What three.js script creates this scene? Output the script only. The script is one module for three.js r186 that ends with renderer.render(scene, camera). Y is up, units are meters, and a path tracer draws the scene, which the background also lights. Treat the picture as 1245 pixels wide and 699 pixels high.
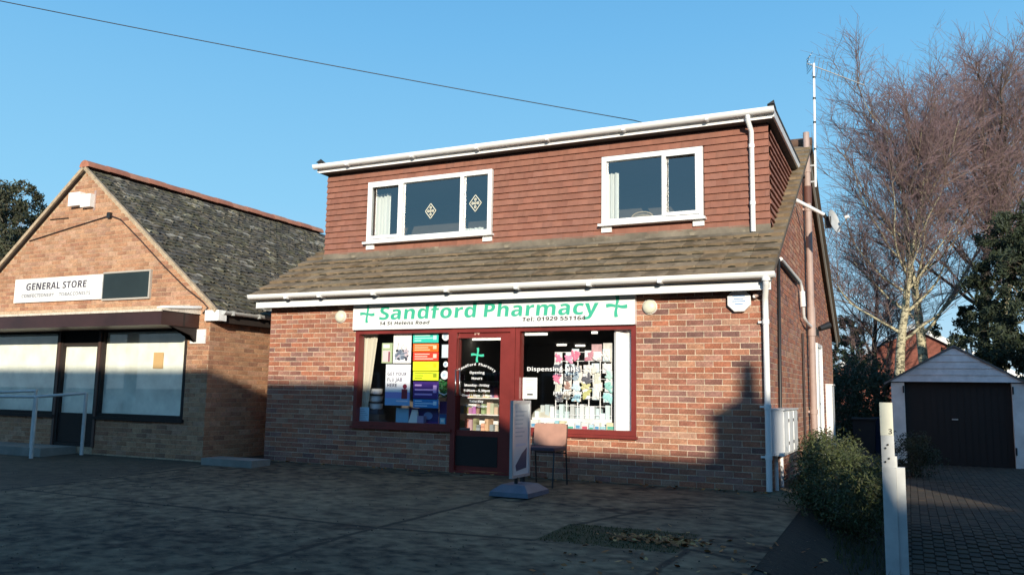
import * as THREE from 'three';
import { mergeGeometries } from 'three/addons/utils/BufferGeometryUtils.js';
import { RectAreaLightUniformsLib } from 'three/addons/lights/RectAreaLightUniformsLib.js';
import { FontLoader } from 'three/addons/loaders/FontLoader.js';
import { TextGeometry } from 'three/addons/geometries/TextGeometry.js';

// ------------------------------------------------------------------ camera, sky, sun, exposure
const V3 = (x, y, z) => new THREE.Vector3(x, y, z);
const scene = new THREE.Scene();
const PHW = 1245, PHH = 699, FOC = 1007.4;                 // the photograph's size and focal length in its pixels
const EYE = V3(1.581, 1.141, 10.522), YAW = 0.446, PITCH = 0.126, ROLL = 0.017;
const FWD = V3(-Math.sin(YAW) * Math.cos(PITCH), Math.sin(PITCH), -Math.cos(YAW) * Math.cos(PITCH));
const RGT0 = V3(Math.cos(YAW), 0, -Math.sin(YAW)), UP0 = RGT0.clone().cross(FWD);
const RGT = RGT0.clone().multiplyScalar(Math.cos(ROLL)).addScaledVector(UP0, Math.sin(ROLL));
const UPV = UP0.clone().multiplyScalar(Math.cos(ROLL)).addScaledVector(RGT0, -Math.sin(ROLL));
const camera = new THREE.PerspectiveCamera(2 * Math.atan(PHH / 2 / FOC) * 180 / Math.PI, PHW / PHH, 0.1, 2000);
camera.position.copy(EYE);
camera.quaternion.setFromRotationMatrix(new THREE.Matrix4().makeBasis(RGT, UPV, FWD.clone().negate()));
const SUN = V3(0.50, 0.27, 1).normalize();                 // direction towards the sun, low behind the camera
const sun = new THREE.DirectionalLight(new THREE.Color(1.0, 0.90, 0.73), 5.0);
sun.position.copy(SUN).multiplyScalar(60); sun.target.position.set(-3, 1, -3);
sun.position.add(sun.target.position);
sun.castShadow = true; sun.shadow.mapSize.set(4096, 4096);
Object.assign(sun.shadow.camera, { left: -30, right: 30, top: 25, bottom: -20, near: 1, far: 160 });
scene.add(sun, sun.target);
const renderer = new THREE.WebGLRenderer({ antialias: true });
renderer.toneMapping = THREE.LinearToneMapping;
renderer.toneMappingExposure = 1.2;
renderer.shadowMap.enabled = true;
{ // clear winter sky: colour by height above the horizon, a little brighter round the sun
  const W = 512, H = 256, d = new Float32Array(W * H * 4);
  const stops = [[0, .60, .76, .86], [5, .42, .70, .90], [12, .27, .615, .90], [24, .165, .475, .82], [34, .105, .36, .70], [60, .045, .16, .38], [90, .03, .11, .28]];
  for (let j = 0; j < H; j++) {
    const el = ((j + .5) / H - .5) * Math.PI, deg = Math.max(0, el * 180 / Math.PI);
    let k = 0; while (k < stops.length - 2 && deg > stops[k + 1][0]) k++;
    const a = stops[k], b = stops[k + 1], t = Math.min(1, (deg - a[0]) / (b[0] - a[0]));
    for (let i = 0; i < W; i++) {
      const az = ((i + .5) / W - .5) * 2 * Math.PI;
      const c = V3(Math.cos(el) * Math.cos(az), Math.sin(el), Math.cos(el) * Math.sin(az)).dot(SUN);
      const g = 1 + .55 * Math.pow(Math.max(0, c), 8), o = (j * W + i) * 4;
      for (let q = 0; q < 3; q++) d[o + q] = (a[q + 1] + (b[q + 1] - a[q + 1]) * t) * (q === 0 ? g * g : g) * .87;
      d[o + 3] = 1;
    }
  }
  const t = new THREE.DataTexture(d, W, H, THREE.RGBAFormat, THREE.FloatType);
  t.mapping = THREE.EquirectangularReflectionMapping; t.magFilter = t.minFilter = THREE.LinearFilter; t.needsUpdate = true;
  scene.background = t; scene.environment = t;
}

// ------------------------------------------------------------------ helpers
function rng(a) { return () => { a |= 0; a = a + 0x6D2B79F5 | 0; let t = Math.imul(a ^ a >>> 15, 1 | a); t = t + Math.imul(t ^ t >>> 7, 61 | t) ^ t; return ((t ^ t >>> 14) >>> 0) / 4294967296; }; }
const R = rng(20240117);
const rr = (a, b) => a + (b - a) * R();
// a pixel of the photograph met with a plane (axis 'x' | 'y' | 'z' at value v)
function at(px, py, ax, v) {
  const d = FWD.clone().addScaledVector(RGT, (px - PHW / 2) / FOC).addScaledVector(UPV, -(py - PHH / 2) / FOC);
  return EYE.clone().addScaledVector(d, (v - EYE[ax]) / d[ax]);
}
const taken = {};
function numbered(n) { if (!(n in taken)) { taken[n] = 0; return n; } return n + '_' + String(++taken[n]).padStart(3, '0'); }
function offsetOf(o) { const v = V3(0, 0, 0); while (o && o !== scene) { v.add(o.position); o = o.parent; } return v; }
function shadow(o) { o.castShadow = o.receiveShadow = true; return o; }
function tag(o, label, category, group, kind) {
  if (label) o.userData.label = label; if (category) o.userData.category = category;
  if (group) o.userData.group = group; if (kind) o.userData.kind = kind; return o;
}
function thing(name, label, category, p, group) {
  const o = new THREE.Group(); o.name = numbered(name); scene.add(o); o.position.set(...p); return tag(o, label, category, group);
}
const col = (r, g, b) => new THREE.Color().setRGB(r, g, b);
class G { // collects faces in world metres, then builds ONE named mesh
  constructor() { this.p = []; this.n = []; this.u = []; this.c = []; this.k = null; }
  tint(c) { this.k = c; return this; }
  tri(a, b, c, na, nb, nc, uvs) {
    const P = [a, b, c];
    const n = (na && nb) ? null : b.clone().sub(a).cross(c.clone().sub(a)).normalize();
    const N = n ? [n, n, n] : [na, nb, nc];
    const m = n || na, ax = Math.abs(m.x), ay = Math.abs(m.y), az = Math.abs(m.z);
    for (let i = 0; i < 3; i++) {
      const q = P[i]; this.p.push(q.x, q.y, q.z); this.n.push(N[i].x, N[i].y, N[i].z);
      if (uvs) this.u.push(...uvs[i]); else if (ax >= ay && ax >= az) this.u.push(q.z, q.y); else if (ay >= az) this.u.push(q.x, q.z); else this.u.push(q.x, q.y);
      if (this.k) this.c.push(this.k.r, this.k.g, this.k.b);
    }
    return this;
  }
  quad(a, b, c, d, uvs) { this.tri(a, b, c, null, null, null, uvs && [uvs[0], uvs[1], uvs[2]]); return this.tri(a, c, d, null, null, null, uvs && [uvs[0], uvs[2], uvs[3]]); }
  box(x0, y0, z0, x1, y1, z1) { return this.obox(V3((x0 + x1) / 2, (y0 + y1) / 2, (z0 + z1) / 2), V3(Math.abs(x1 - x0) / 2, 0, 0), V3(0, Math.abs(y1 - y0) / 2, 0), V3(0, 0, Math.abs(z1 - z0) / 2)); }
  obox(c, a, b, d) { // centre and three half axes (right handed)
    const f = (i, j, k) => c.clone().addScaledVector(a, i).addScaledVector(b, j).addScaledVector(d, k);
    this.quad(f(-1, -1, 1), f(1, -1, 1), f(1, 1, 1), f(-1, 1, 1)); this.quad(f(1, -1, -1), f(-1, -1, -1), f(-1, 1, -1), f(1, 1, -1));
    this.quad(f(1, -1, 1), f(1, -1, -1), f(1, 1, -1), f(1, 1, 1)); this.quad(f(-1, -1, -1), f(-1, -1, 1), f(-1, 1, 1), f(-1, 1, -1));
    this.quad(f(-1, 1, 1), f(1, 1, 1), f(1, 1, -1), f(-1, 1, -1)); return this.quad(f(-1, -1, -1), f(1, -1, -1), f(1, -1, 1), f(-1, -1, 1));
  }
  bar(a, b, w, h, side) { // square bar from a to b
    const d = b.clone().sub(a), L = d.length(); d.normalize();
    const s = (side || (Math.abs(d.y) > .9 ? V3(1, 0, 0) : V3(0, 1, 0))).clone(); s.addScaledVector(d, -s.dot(d)).normalize();
    const t = d.clone().cross(s);
    return this.obox(a.clone().add(b).multiplyScalar(.5), s.multiplyScalar(h / 2), t.multiplyScalar(w / 2), d.multiplyScalar(L / 2));
  }
  tube(pts, r, seg = 10, cap = true) { // r number or array
    const n = pts.length, rad = i => Array.isArray(r) ? r[i] : r, rings = [];
    let side = null;
    for (let i = 0; i < n; i++) {
      const d = (i === 0 ? pts[1].clone().sub(pts[0]) : i === n - 1 ? pts[n - 1].clone().sub(pts[n - 2]) : pts[i + 1].clone().sub(pts[i]).normalize().add(pts[i].clone().sub(pts[i - 1]).normalize())).normalize();
      if (!side) side = Math.abs(d.y) > .9 ? V3(1, 0, 0) : V3(0, 1, 0);
      side = side.clone().addScaledVector(d, -side.dot(d)).normalize(); const t = d.clone().cross(side), ring = [];
      for (let k = 0; k < seg; k++) { const a = k / seg * 2 * Math.PI, nn = side.clone().multiplyScalar(Math.cos(a)).addScaledVector(t, Math.sin(a)); ring.push([pts[i].clone().addScaledVector(nn, rad(i)), nn]); }
      rings.push(ring);
    }
    for (let i = 0; i < n - 1; i++) for (let k = 0; k < seg; k++) {
      const a = rings[i][k], b = rings[i][(k + 1) % seg], c = rings[i + 1][(k + 1) % seg], d = rings[i + 1][k];
      this.tri(a[0], b[0], c[0], a[1], b[1], c[1]); this.tri(a[0], c[0], d[0], a[1], c[1], d[1]);
    }
    if (cap) for (let k = 1; k < seg - 1; k++) { const a = rings[0], b = rings[n - 1]; this.tri(a[0][0], a[k + 1][0], a[k][0]); this.tri(b[0][0], b[k][0], b[k + 1][0]); }
    return this;
  }
  twig(pts, r0, r1) { // three-sided open twig
    let prev = null;
    for (let i = 0; i < pts.length; i++) {
      const d = (i < pts.length - 1 ? pts[i + 1].clone().sub(pts[i]) : pts[i].clone().sub(pts[i - 1])).normalize();
      const s = (Math.abs(d.y) > .9 ? V3(1, 0, 0) : V3(0, 1, 0)).cross(d).normalize(), t = d.clone().cross(s), r = r0 + (r1 - r0) * i / (pts.length - 1), ring = [];
      for (let k = 0; k < 3; k++) { const a = k * 2.0944; const nn = s.clone().multiplyScalar(Math.cos(a)).addScaledVector(t, Math.sin(a)); ring.push([pts[i].clone().addScaledVector(nn, r), nn]); }
      if (prev) for (let k = 0; k < 3; k++) { const a = prev[k], b = prev[(k + 1) % 3], c = ring[(k + 1) % 3], e = ring[k]; this.tri(a[0], b[0], c[0], a[1], b[1], c[1]); this.tri(a[0], c[0], e[0], a[1], c[1], e[1]); }
      prev = ring;
    }
    return this;
  }
  add(geo, m) { // another geometry, placed by matrix m
    const g = (geo.index ? geo.toNonIndexed() : geo.clone()); if (m) g.applyMatrix4(m);
    const P = g.attributes.position, N = g.attributes.normal, U = g.attributes.uv;
    for (let i = 0; i < P.count; i++) { this.p.push(P.getX(i), P.getY(i), P.getZ(i)); this.n.push(N.getX(i), N.getY(i), N.getZ(i)); this.u.push(U ? U.getX(i) : 0, U ? U.getY(i) : 0); if (this.k) this.c.push(this.k.r, this.k.g, this.k.b); }
    return this;
  }
  geometry() {
    const g = new THREE.BufferGeometry();
    g.setAttribute('position', new THREE.Float32BufferAttribute(this.p, 3)); g.setAttribute('normal', new THREE.Float32BufferAttribute(this.n, 3)); g.setAttribute('uv', new THREE.Float32BufferAttribute(this.u, 2));
    if (this.c.length) g.setAttribute('color', new THREE.Float32BufferAttribute(this.c, 3));
    return g;
  }
  build(name, mat, parent = scene) {
    const g = this.geometry(), m = new THREE.Mesh(g, mat);
    if (parent === scene) { g.computeBoundingBox(); const b = g.boundingBox; m.name = numbered(name); m.position.set((b.min.x + b.max.x) / 2, b.min.y, (b.min.z + b.max.z) / 2); }
    else { m.name = name; m.userData.base = 1; }
    const o = offsetOf(parent).add(parent === scene ? m.position : V3(0, 0, 0)); g.translate(-o.x, -o.y, -o.z);
    delete m.userData.base; parent.add(m); return shadow(m);
  }
}
const structure = (m) => tag(m, null, null, null, 'structure');

// ---- textures: tileable noise
function lattice(period, seed) { const q = rng(seed), a = new Float32Array(period * period); for (let i = 0; i < a.length; i++) a[i] = q(); return (x, y) => { const xi = Math.floor(x), yi = Math.floor(y), fx = x - xi, fy = y - yi, sx = fx * fx * (3 - 2 * fx), sy = fy * fy * (3 - 2 * fy), w = (i, j) => a[((yi + j) % period + period) % period * period + ((xi + i) % period + period) % period]; return (w(0, 0) * (1 - sx) + w(1, 0) * sx) * (1 - sy) + (w(0, 1) * (1 - sx) + w(1, 1) * sx) * sy; }; }
function fbm(base, oct, seed) { const L = []; for (let i = 0; i < oct; i++) L.push(lattice(base << i, seed + i * 17)); let tot = 0; for (let i = 0; i < oct; i++) tot += Math.pow(.55, i); return (u, v) => { let s = 0; for (let i = 0; i < oct; i++) s += Math.pow(.55, i) * L[i](u * (base << i), v * (base << i)); return s / tot; }; }
function dataTex(w, h, fn, metres, srgb = false) {
  const d = new Uint8Array(w * h * 4);
  for (let j = 0; j < h; j++) for (let i = 0; i < w; i++) { const c = fn((i + .5) / w, (j + .5) / h), o = (j * w + i) * 4; for (let q = 0; q < 3; q++) d[o + q] = Math.max(0, Math.min(255, c[q] * 255)); d[o + 3] = 255; }
  const t = new THREE.DataTexture(d, w, h); t.magFilter = THREE.LinearFilter; t.minFilter = THREE.LinearMipmapLinearFilter; t.generateMipmaps = true; t.wrapS = t.wrapT = THREE.RepeatWrapping;
  if (metres) t.repeat.set(1 / metres[0], 1 / metres[1]); if (srgb) t.colorSpace = THREE.SRGBColorSpace; t.needsUpdate = true; return t;
}
const T = {};
{ const a = fbm(8, 6, 1), b = fbm(64, 2, 5); T.grain = dataTex(512, 512, (u, v) => { const g = .62 + .5 * (a(u, v) - .5) + .55 * (b(u, v) - .35); return [g, g, g]; }, [.6, .6]); }
{ const a = fbm(4, 6, 31), b = fbm(32, 3, 35); T.soft = dataTex(512, 512, (u, v) => { const g = .8 + .5 * (a(u, v) - .5) + .2 * (b(u, v) - .5); return [g, g, g]; }, [2.3, 2.3]); }
{ // weathered roof tile: dark moss and pale lichen spots
  const a = fbm(5, 6, 51), b = fbm(24, 4, 55), c = fbm(7, 5, 59);
  T.roof = dataTex(1024, 1024, (u, v) => { let g = .6 + .55 * (a(u, v) - .5) + .4 * (b(u, v) - .5); const m = Math.max(0, c(u, v) - .56) * 5, l = Math.max(0, b(v, u) - .68) * 5; let q = [g, g * .97, g * .9]; q = q.map((x, i) => x * (1 - Math.min(.6, m)) + [.22, .2, .14][i] * Math.min(.6, m)); return q.map((x, i) => x + [.5, .5, .44][i] * Math.min(.7, l)); }, [2.9, 2.9]);
  T.slate = dataTex(1024, 1024, (u, v) => { let g = .42 + .5 * (a(u, v) - .5) + .3 * (b(u, v) - .5); const m = Math.max(0, c(u, v) - .5) * 4, l = Math.max(0, b(v, u) - .6) * 7; let q = [g, g, g * .97]; q = q.map((x, i) => x * (1 - Math.min(.7, m)) + [.3, .3, .17][i] * Math.min(.7, m)); return q.map((x, i) => x + [.55, .54, .5][i] * Math.min(.8, l)); }, [2.1, 2.1]);
}
{ const a = fbm(6, 5, 71); T.wash = dataTex(512, 512, (u, v) => { const g = .86 + .5 * (a(u, v) - .5) - .35 * Math.max(0, a(v, u) - .58); return [g, g, g * .975]; }, [1.6, 1.6]); }
{ const a = fbm(2, 5, 81), b = fbm(32, 3, 85); T.bark = dataTex(256, 512, (u, v) => { const s = a(u * .5, v * 3), l = b(u * .25, v) > .6 ? .3 : 1, g = (.85 + .3 * (s - .5)) * (s < .4 ? .35 : 1) * l; return [g, g * .97, g * .86]; }, [.5, 1.2]); }

const std = (c, rough = .8, o = {}) => new THREE.MeshStandardMaterial({ color: c, roughness: rough, metalness: 0, ...o });
const phys = (c, rough, o = {}) => new THREE.MeshPhysicalMaterial({ color: c, roughness: rough, ...o });
const M = {
  mortar: std(col(.80, .66, .50), .95, { map: T.grain, bumpMap: T.grain, bumpScale: .002 }),
  mortarStore: std(col(.66, .48, .32), .95, { map: T.grain, bumpMap: T.grain, bumpScale: .002 }),
  brick: std(col(1, 1, 1), .9, { map: T.grain, bumpMap: T.grain, bumpScale: .0015 }),
  hung: std(col(1, 1, 1), .85, { map: T.soft, bumpMap: T.grain, bumpScale: .001 }),
  roof: std(col(1, 1, 1), .95, { map: T.roof, bumpMap: T.roof, bumpScale: .006 }),
  slate: std(col(1, 1, 1), .95, { map: T.slate, bumpMap: T.slate, bumpScale: .008 }),
  upvc: phys(col(.82, .82, .81), .28, { clearcoat: .25, clearcoatRoughness: .2 }),
  whitePaint: std(col(.96, .96, .94), .5, { map: T.soft }),
  greyPaint: std(col(.66, .67, .65), .6, { map: T.soft }),
  lead: std(col(.25, .25, .26), .6, { map: T.soft }),
  felt: std(col(.045, .045, .047), .95, { map: T.grain }),
  redwood: phys(col(.24, .036, .03), .35, { map: T.soft, clearcoat: .3, clearcoatRoughness: .3 }),
  brown: phys(col(.05, .022, .02), .45, { map: T.soft }),
  darkwood: phys(col(.028, .019, .016), .85, { map: T.soft }),
  black: std(col(.018, .018, .019), .5),
  cable: std(col(.035, .02, .017), .6),
  metal: phys(col(.6, .6, .6), .3, { metalness: 1 }),
  galv: phys(col(.5, .5, .5), .45, { metalness: .8, map: T.soft }),
  glassShop: phys(col(1, 1, 1), .02, { transmission: 1, thickness: 0, ior: 1.55 }),
  glassHome: phys(col(.9, .95, .95), .03, { transmission: 1, thickness: 0, ior: 2.35 }),
  soil: std(col(.46, .34, .30), .6, { map: T.soft }),
  concrete: std(col(.3, .29, .26), .95, { map: T.soft, bumpMap: T.grain, bumpScale: .003 }),
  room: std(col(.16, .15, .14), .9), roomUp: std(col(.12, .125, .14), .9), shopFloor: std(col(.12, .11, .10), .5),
};

// ---- pieces: the `limit` that show largest as Meshes of their own, the rest joined into one part
function seen(p, n, area) {
  const d = p.clone().sub(EYE), q = d.dot(FWD); if (q < .5) return 0;
  const x = FOC * d.dot(RGT) / q, y = FOC * d.dot(UPV) / q;
  if (Math.abs(x) > PHW / 2 + 10 || Math.abs(y) > PHH / 2 + 10) return 0;
  return Math.max(0, -n.dot(d) / d.length()) * area / d.lengthSq();
}
function pieces(parent, name, stuffName, list, geos, cols, mat, limit = 300) {
  const mats = cols.map(c => { const m = mat.clone(); m.color = c.clone(); return m; }), off = offsetOf(parent);
  list.sort((a, b) => b.s - a.s);
  const shift = new THREE.Matrix4().makeTranslation(-off.x, -off.y, -off.z), rest = new G();
  list.forEach((e, i) => {
    if (i < limit && e.s > 0) { const m = new THREE.Mesh(geos[e.g], mats[e.c]); m.name = name; m.applyMatrix4(shift.clone().multiply(e.m)); parent.add(shadow(m)); }
    else rest.tint(cols[e.c]).add(geos[e.g], e.m);
  });
  if (rest.p.length) { const sm = mat.clone(); sm.vertexColors = true; tag(rest.build(stuffName, sm, parent), null, null, null, 'stuff'); }
}
function blockGeo(w, h, d, jit, seed) { // a brick: front and edges, no back; +z is outward
  const q = rng(seed), j = () => (q() - .5) * 2 * jit, g = new G(), c = [[-1, -1], [1, -1], [1, 1], [-1, 1]].map(([a, b]) => [V3(a * w / 2 + j(), b * h / 2 + j(), d), V3(a * w / 2, b * h / 2, -.02)]);
  const o = [q() * 3, q() * 3], uv = v => [v.x + o[0], v.y + v.z + o[1]], Q = (a, b, e, f) => g.quad(a, b, e, f, [uv(a), uv(b), uv(e), uv(f)]);
  Q(c[0][0], c[1][0], c[2][0], c[3][0]); for (let i = 0; i < 4; i++) { const k = (i + 1) % 4; Q(c[i][1], c[k][1], c[k][0], c[i][0]); }
  return g.geometry();
}
function wedgeGeo(w, h, tTop, tLow, jit, seed, segs = 3) { // exposed part of a lapped tile: thick at its lower edge; x across, y up the slope, z outward
  const q = rng(seed), g = new G(), o = [q() * 5, q() * 5], uv = v => [v.x + o[0], v.y + v.z + o[1]], Q = (a, b, e, f) => g.quad(a, b, e, f, [uv(a), uv(b), uv(e), uv(f)]);
  const lo = [], hi = [];
  for (let i = 0; i <= segs; i++) { const x = -w / 2 + w * i / segs; lo.push(V3(x, -h / 2 + (q() - .5) * jit, tLow + (q() - .5) * jit * .5)); hi.push(V3(x, h / 2 + .004, tTop)); }
  for (let i = 0; i < segs; i++) { Q(lo[i], lo[i + 1], hi[i + 1], hi[i]); const a = lo[i].clone(), b = lo[i + 1].clone(); a.z = b.z = -.004; Q(a, b, lo[i + 1], lo[i]); }
  for (const [i, s] of [[0, 1], [segs, -1]]) { const a = lo[i].clone(), b = hi[i].clone(); a.z = b.z = -.004; s > 0 ? Q(b, a, lo[i], hi[i]) : Q(a, b, hi[i], lo[i]); }
  return g.geometry();
}
function spans(u0, u1, v0, v1, holes) { // what is left of a row piece beside openings
  let s = [[u0, u1]];
  for (const h of holes) { const ov = Math.min(v1, h[3]) - Math.max(v0, h[1]); if (ov < (v1 - v0) * .5) continue; s = s.flatMap(([a, b]) => h[0] >= b || h[2] <= a ? [[a, b]] : [[a, h[0] - .004], [h[2] + .004, b]]).filter(([a, b]) => b - a > .02); }
  return s;
}
const brickGeos = [1, 2, 3, 4, 5, 6].map(k => blockGeo(.215, .065, .005, .0022, 900 + k));
function brickList(o, u, n, U, V, top, holes, pick, list = [], uMin = 0) {
  const up = V3(0, 1, 0), cn = fbm(4, 4, 77);
  for (let j = 0; j * .075 < V; j++) {
    const v0 = j * .075 + .005, v1 = v0 + .065;
    for (let i = -1; i * .225 < U + .2; i++) {
      const b0 = i * .225 + (j % 2 ? .1125 : 0), [lim0, lim1] = top ? top((v0 + v1) / 2) : [uMin, U];
      for (const [a, b] of spans(Math.max(b0, lim0), Math.min(b0 + .215, lim1), v0, v1, holes)) {
        if (b - a < .03) continue;
        const c = o.clone().addScaledVector(u, (a + b) / 2).addScaledVector(up, (v0 + v1) / 2).addScaledVector(n, (R() - .5) * .003);
        const m = new THREE.Matrix4().makeBasis(u.clone().multiplyScalar((b - a) / .215), up, n).setPosition(c);
        list.push({ m, g: Math.floor(R() * 6), c: pick(R(), cn(c.x * .11 + c.z * .13, c.y * .3)), s: seen(c, n, (b - a) * .065) });
      }
    }
  }
  return list;
}
const font = await new FontLoader().loadAsync('fonts/droid/droid_sans_bold.typeface.json');
function lettering(g, text, x, y, z, size, width, depth = .004, shear = 0, turn = 0) { // flat cut letters facing +z, squeezed to width
  const t = new TextGeometry(text, { font, size, depth, curveSegments: 4, bevelEnabled: false }); t.computeBoundingBox();
  const w = t.boundingBox.max.x - t.boundingBox.min.x, m = new THREE.Matrix4().makeTranslation(x, y, z);
  if (turn) m.multiply(new THREE.Matrix4().makeRotationZ(turn));
  const k = width ? width / w : 1; m.multiply(new THREE.Matrix4().set(k, shear, 0, 0, 0, 1, 0, 0, 0, 0, 1, 0, 0, 0, 0, 1)).multiply(new THREE.Matrix4().makeTranslation(-t.boundingBox.min.x, 0, 0));
  g.add(t, m); return k * w;
}

// ------------------------------------------------------------------ ground
const sstep = (a, b, x) => { const t = Math.max(0, Math.min(1, (x - a) / (b - a))); return t * t * (3 - 2 * t); };
function gh(x, z) { const f = z > 0 ? -.03 * Math.min(z, 12) : 0, t = sstep(.45, 1.3, x); return f * (1 - t) + (-.3 - .13 * sstep(-.5, 3, z)) * t; }
function sheet(xs, zs, lift) {
  const p = [], u = [], ix = [];
  zs.forEach(z => xs.forEach(x => { p.push(x, gh(x, z) + lift, z); u.push(x, -z); }));
  for (let j = 0; j < zs.length - 1; j++) for (let i = 0; i < xs.length - 1; i++) { const a = j * xs.length + i, b = a + 1, c = a + xs.length, d = c + 1; ix.push(a, c, b, b, c, d); }
  const g = new THREE.BufferGeometry(); g.setAttribute('position', new THREE.Float32BufferAttribute(p, 3)); g.setAttribute('uv', new THREE.Float32BufferAttribute(u, 2)); g.setIndex(ix); g.computeVertexNormals(); return g;
}
const range = (a, b, s) => { const r = []; for (let x = a; x <= b + 1e-6; x += s) r.push(x); return r; };
{
  const g = sheet([-400, -150, -60, -30, ...range(-16, 0, .5), .42, .5, .6, .7, .75, .85, .95, 1.05, 1.15, 1.3, 1.44, ...range(2, 7, .5), 15, 30, 60, 150, 400], [-400, -150, -60, -30, ...range(-14, 14, .5), 20, 30, 60, 150, 400], -.012);
  const m = new THREE.Mesh(g, std(col(.085, .07, .052), .95, { map: T.soft, bumpMap: T.grain, bumpScale: .004 })); m.name = 'ground'; scene.add(shadow(structure(m)));
}
{ // forecourt: old tarmac to the left, worn concrete slabs with joints, cracks and moss to the right
  const W = 2048, H = 1536, a = fbm(6, 6, 101), b = fbm(64, 3, 105), c = fbm(12, 5, 109), e = fbm(128, 4, 113);
  const X0 = -14, X1 = 2, Z0 = -1, Z1 = 11;
  const seg = (x, z, p) => { let d = 9; for (let i = 0; i < p.length - 1; i++) { const [ax, az] = p[i], [bx, bz] = p[i + 1], t = Math.max(0, Math.min(1, ((x - ax) * (bx - ax) + (z - az) * (bz - az)) / ((bx - ax) ** 2 + (bz - az) ** 2))); d = Math.min(d, Math.hypot(x - ax - t * (bx - ax), z - az - t * (bz - az))); } return d; };
  const joints = [[[-2.93, 11], [-2.93, 6.36], [-2.925, 4.27], [-2.66, 1.16]], [[-8.1, 3.85], [-2.9, 3.95], [-1.4, 3.82]], [[-.36, 1.3], [-.9, 1.75], [-1.32, 3.0]], [[-.15, 3.55], [.75, 3.95], [1.4, 4.2]], [[-8.34, 11], [-8.3, 4], [-8.05, 2.8], [-8, .6]], [[-.1, 3.6], [-.2, 6], [-.1, 11]]];
  const map = dataTex(W, H, (u, v) => {
    const x = X0 + u * (X1 - X0), z = Z1 - v * (Z1 - Z0), n = a(u, v), f = b(u, v), k = c(u, v), s = e(u, v);
    let g = [.58, .43, .26].map(q => q * (.85 + 1.1 * (n - .5) + .3 * (f - .5) + 2.0 * (s - .5) + .6 * (k - .5)));
    const tar = sstep(-8.12, -8.2, x + (f - .5) * .15);
    g = g.map((q, i) => q * (1 - tar) + [.32, .25, .165][i] * (.85 + .6 * (n - .5) + .9 * (s - .5)) * tar);
    const far = sstep(4.4, 4.9, z + (k - .5) * 1.2) * (1 - tar);                       // an older, darker bay of tarmac towards the road
    g = g.map((q, i) => q * (1 - far) + [.42, .325, .20][i] * (.85 + 1.1 * (n - .5) + 2.2 * (s - .5) + .5 * (k - .5)) * far);
    const moss = Math.min(1, Math.max(0, k - .56) * 5) * sstep(.9, .0, Math.min(Math.abs(z - .15), 1)) ; g = g.map((q, i) => q * (1 - moss * .7) + [.15, .15, .05][i] * moss * .7);
    const inp = x > -1.38 && x < -.14 && z > 2.93 + (f - .5) * .2 && z < 3.78 + (f - .5) * .2; if (inp) { const w = Math.min(1, Math.max(0, k + f - .75) * 3.4); g = g.map((q, i) => q * .55 * (1 - w) + [.15, .15, .05][i] * w); }
    let d = 9; for (const p of joints) d = Math.min(d, seg(x + (f - .5) * .05, z + (n - .5) * .06, p)); if (d < .045) { const w = d < .022 ? .2 : .2 + .8 * (d - .022) / .023; g = g.map(q => q * w); }
    const stain = Math.max(0, a(v, u) - .62) * 2.6; return g.map(q => q * (1 - Math.min(.35, stain)));
  }, null);
  map.wrapS = map.wrapT = THREE.ClampToEdgeWrapping;
  const g = sheet([-14, ...range(-13.5, 0, .5), .42, .5], [-1, -.5, ...range(0, 11, .5)], 0), P = g.attributes.position, U = g.attributes.uv;
  for (let i = 0; i < P.count; i++) U.setXY(i, (P.getX(i) - X0) / (X1 - X0), (Z1 - P.getZ(i)) / (Z1 - Z0));
  const rough = T.grain.clone(); rough.repeat.set(30, 22.5); const m = new THREE.Mesh(g, std(col(.27, .27, .27), .93, { map, bumpMap: rough, bumpScale: .006 })); m.name = 'forecourt'; scene.add(shadow(structure(m)));
}
{ // earth border between forecourt and drive
  const m = new THREE.Mesh(sheet([.5, .6, .7, .75, .85, .95, 1.05, 1.15, 1.3, 1.44], range(-10, 4, .5), -.002), std(col(.045, .034, .022), 1, { map: T.grain, bumpMap: T.grain, bumpScale: .02 })); m.name = 'planting_bed'; scene.add(shadow(structure(m)));
}
{ // block-paved driveway, rows running towards the garage
  const g = sheet([1.42, 2, 3, 4, 4.9], [...range(-10.2, 5.3, .5)], .004), bed = new THREE.Mesh(g, std(col(.05, .047, .04), 1, { map: T.grain })); bed.name = 'driveway'; scene.add(shadow(structure(bed)));
  const geos = [1, 2, 3, 4].map(k => blockGeo(.193, .093, .03, .002, 300 + k)), list = [], cols = [[.13, .088, .055], [.11, .08, .052], [.15, .103, .064], [.09, .07, .05], [.12, .093, .058]].map(c => col(...c).multiplyScalar(.62));
  for (let i = 0; i < 33; i++) for (let j = 0; j < 78; j++) {
    const x = 1.50 + i * .1, z = 5.2 - (j * .2 + (i % 2) * .1); if (z < -10 || x > 4.8) continue;
    const c = V3(x, gh(x, z) + .006 + (R() - .5) * .004, z), n = V3((R() - .5) * .03, 1, (R() - .5) * .03).normalize(), u = V3(0, 0, -1).addScaledVector(n, n.z).normalize();
    list.push({ m: new THREE.Matrix4().makeBasis(u, n.clone().cross(u), n).setPosition(c), g: Math.floor(R() * 4), c: Math.floor(R() * 5), s: seen(c, n, .018) });
  }
  pieces(bed, 'paving_block', 'paving', list, geos, cols, std(col(1, 1, 1), .92, { map: T.grain, bumpMap: T.grain, bumpScale: .002 }));
}

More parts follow.
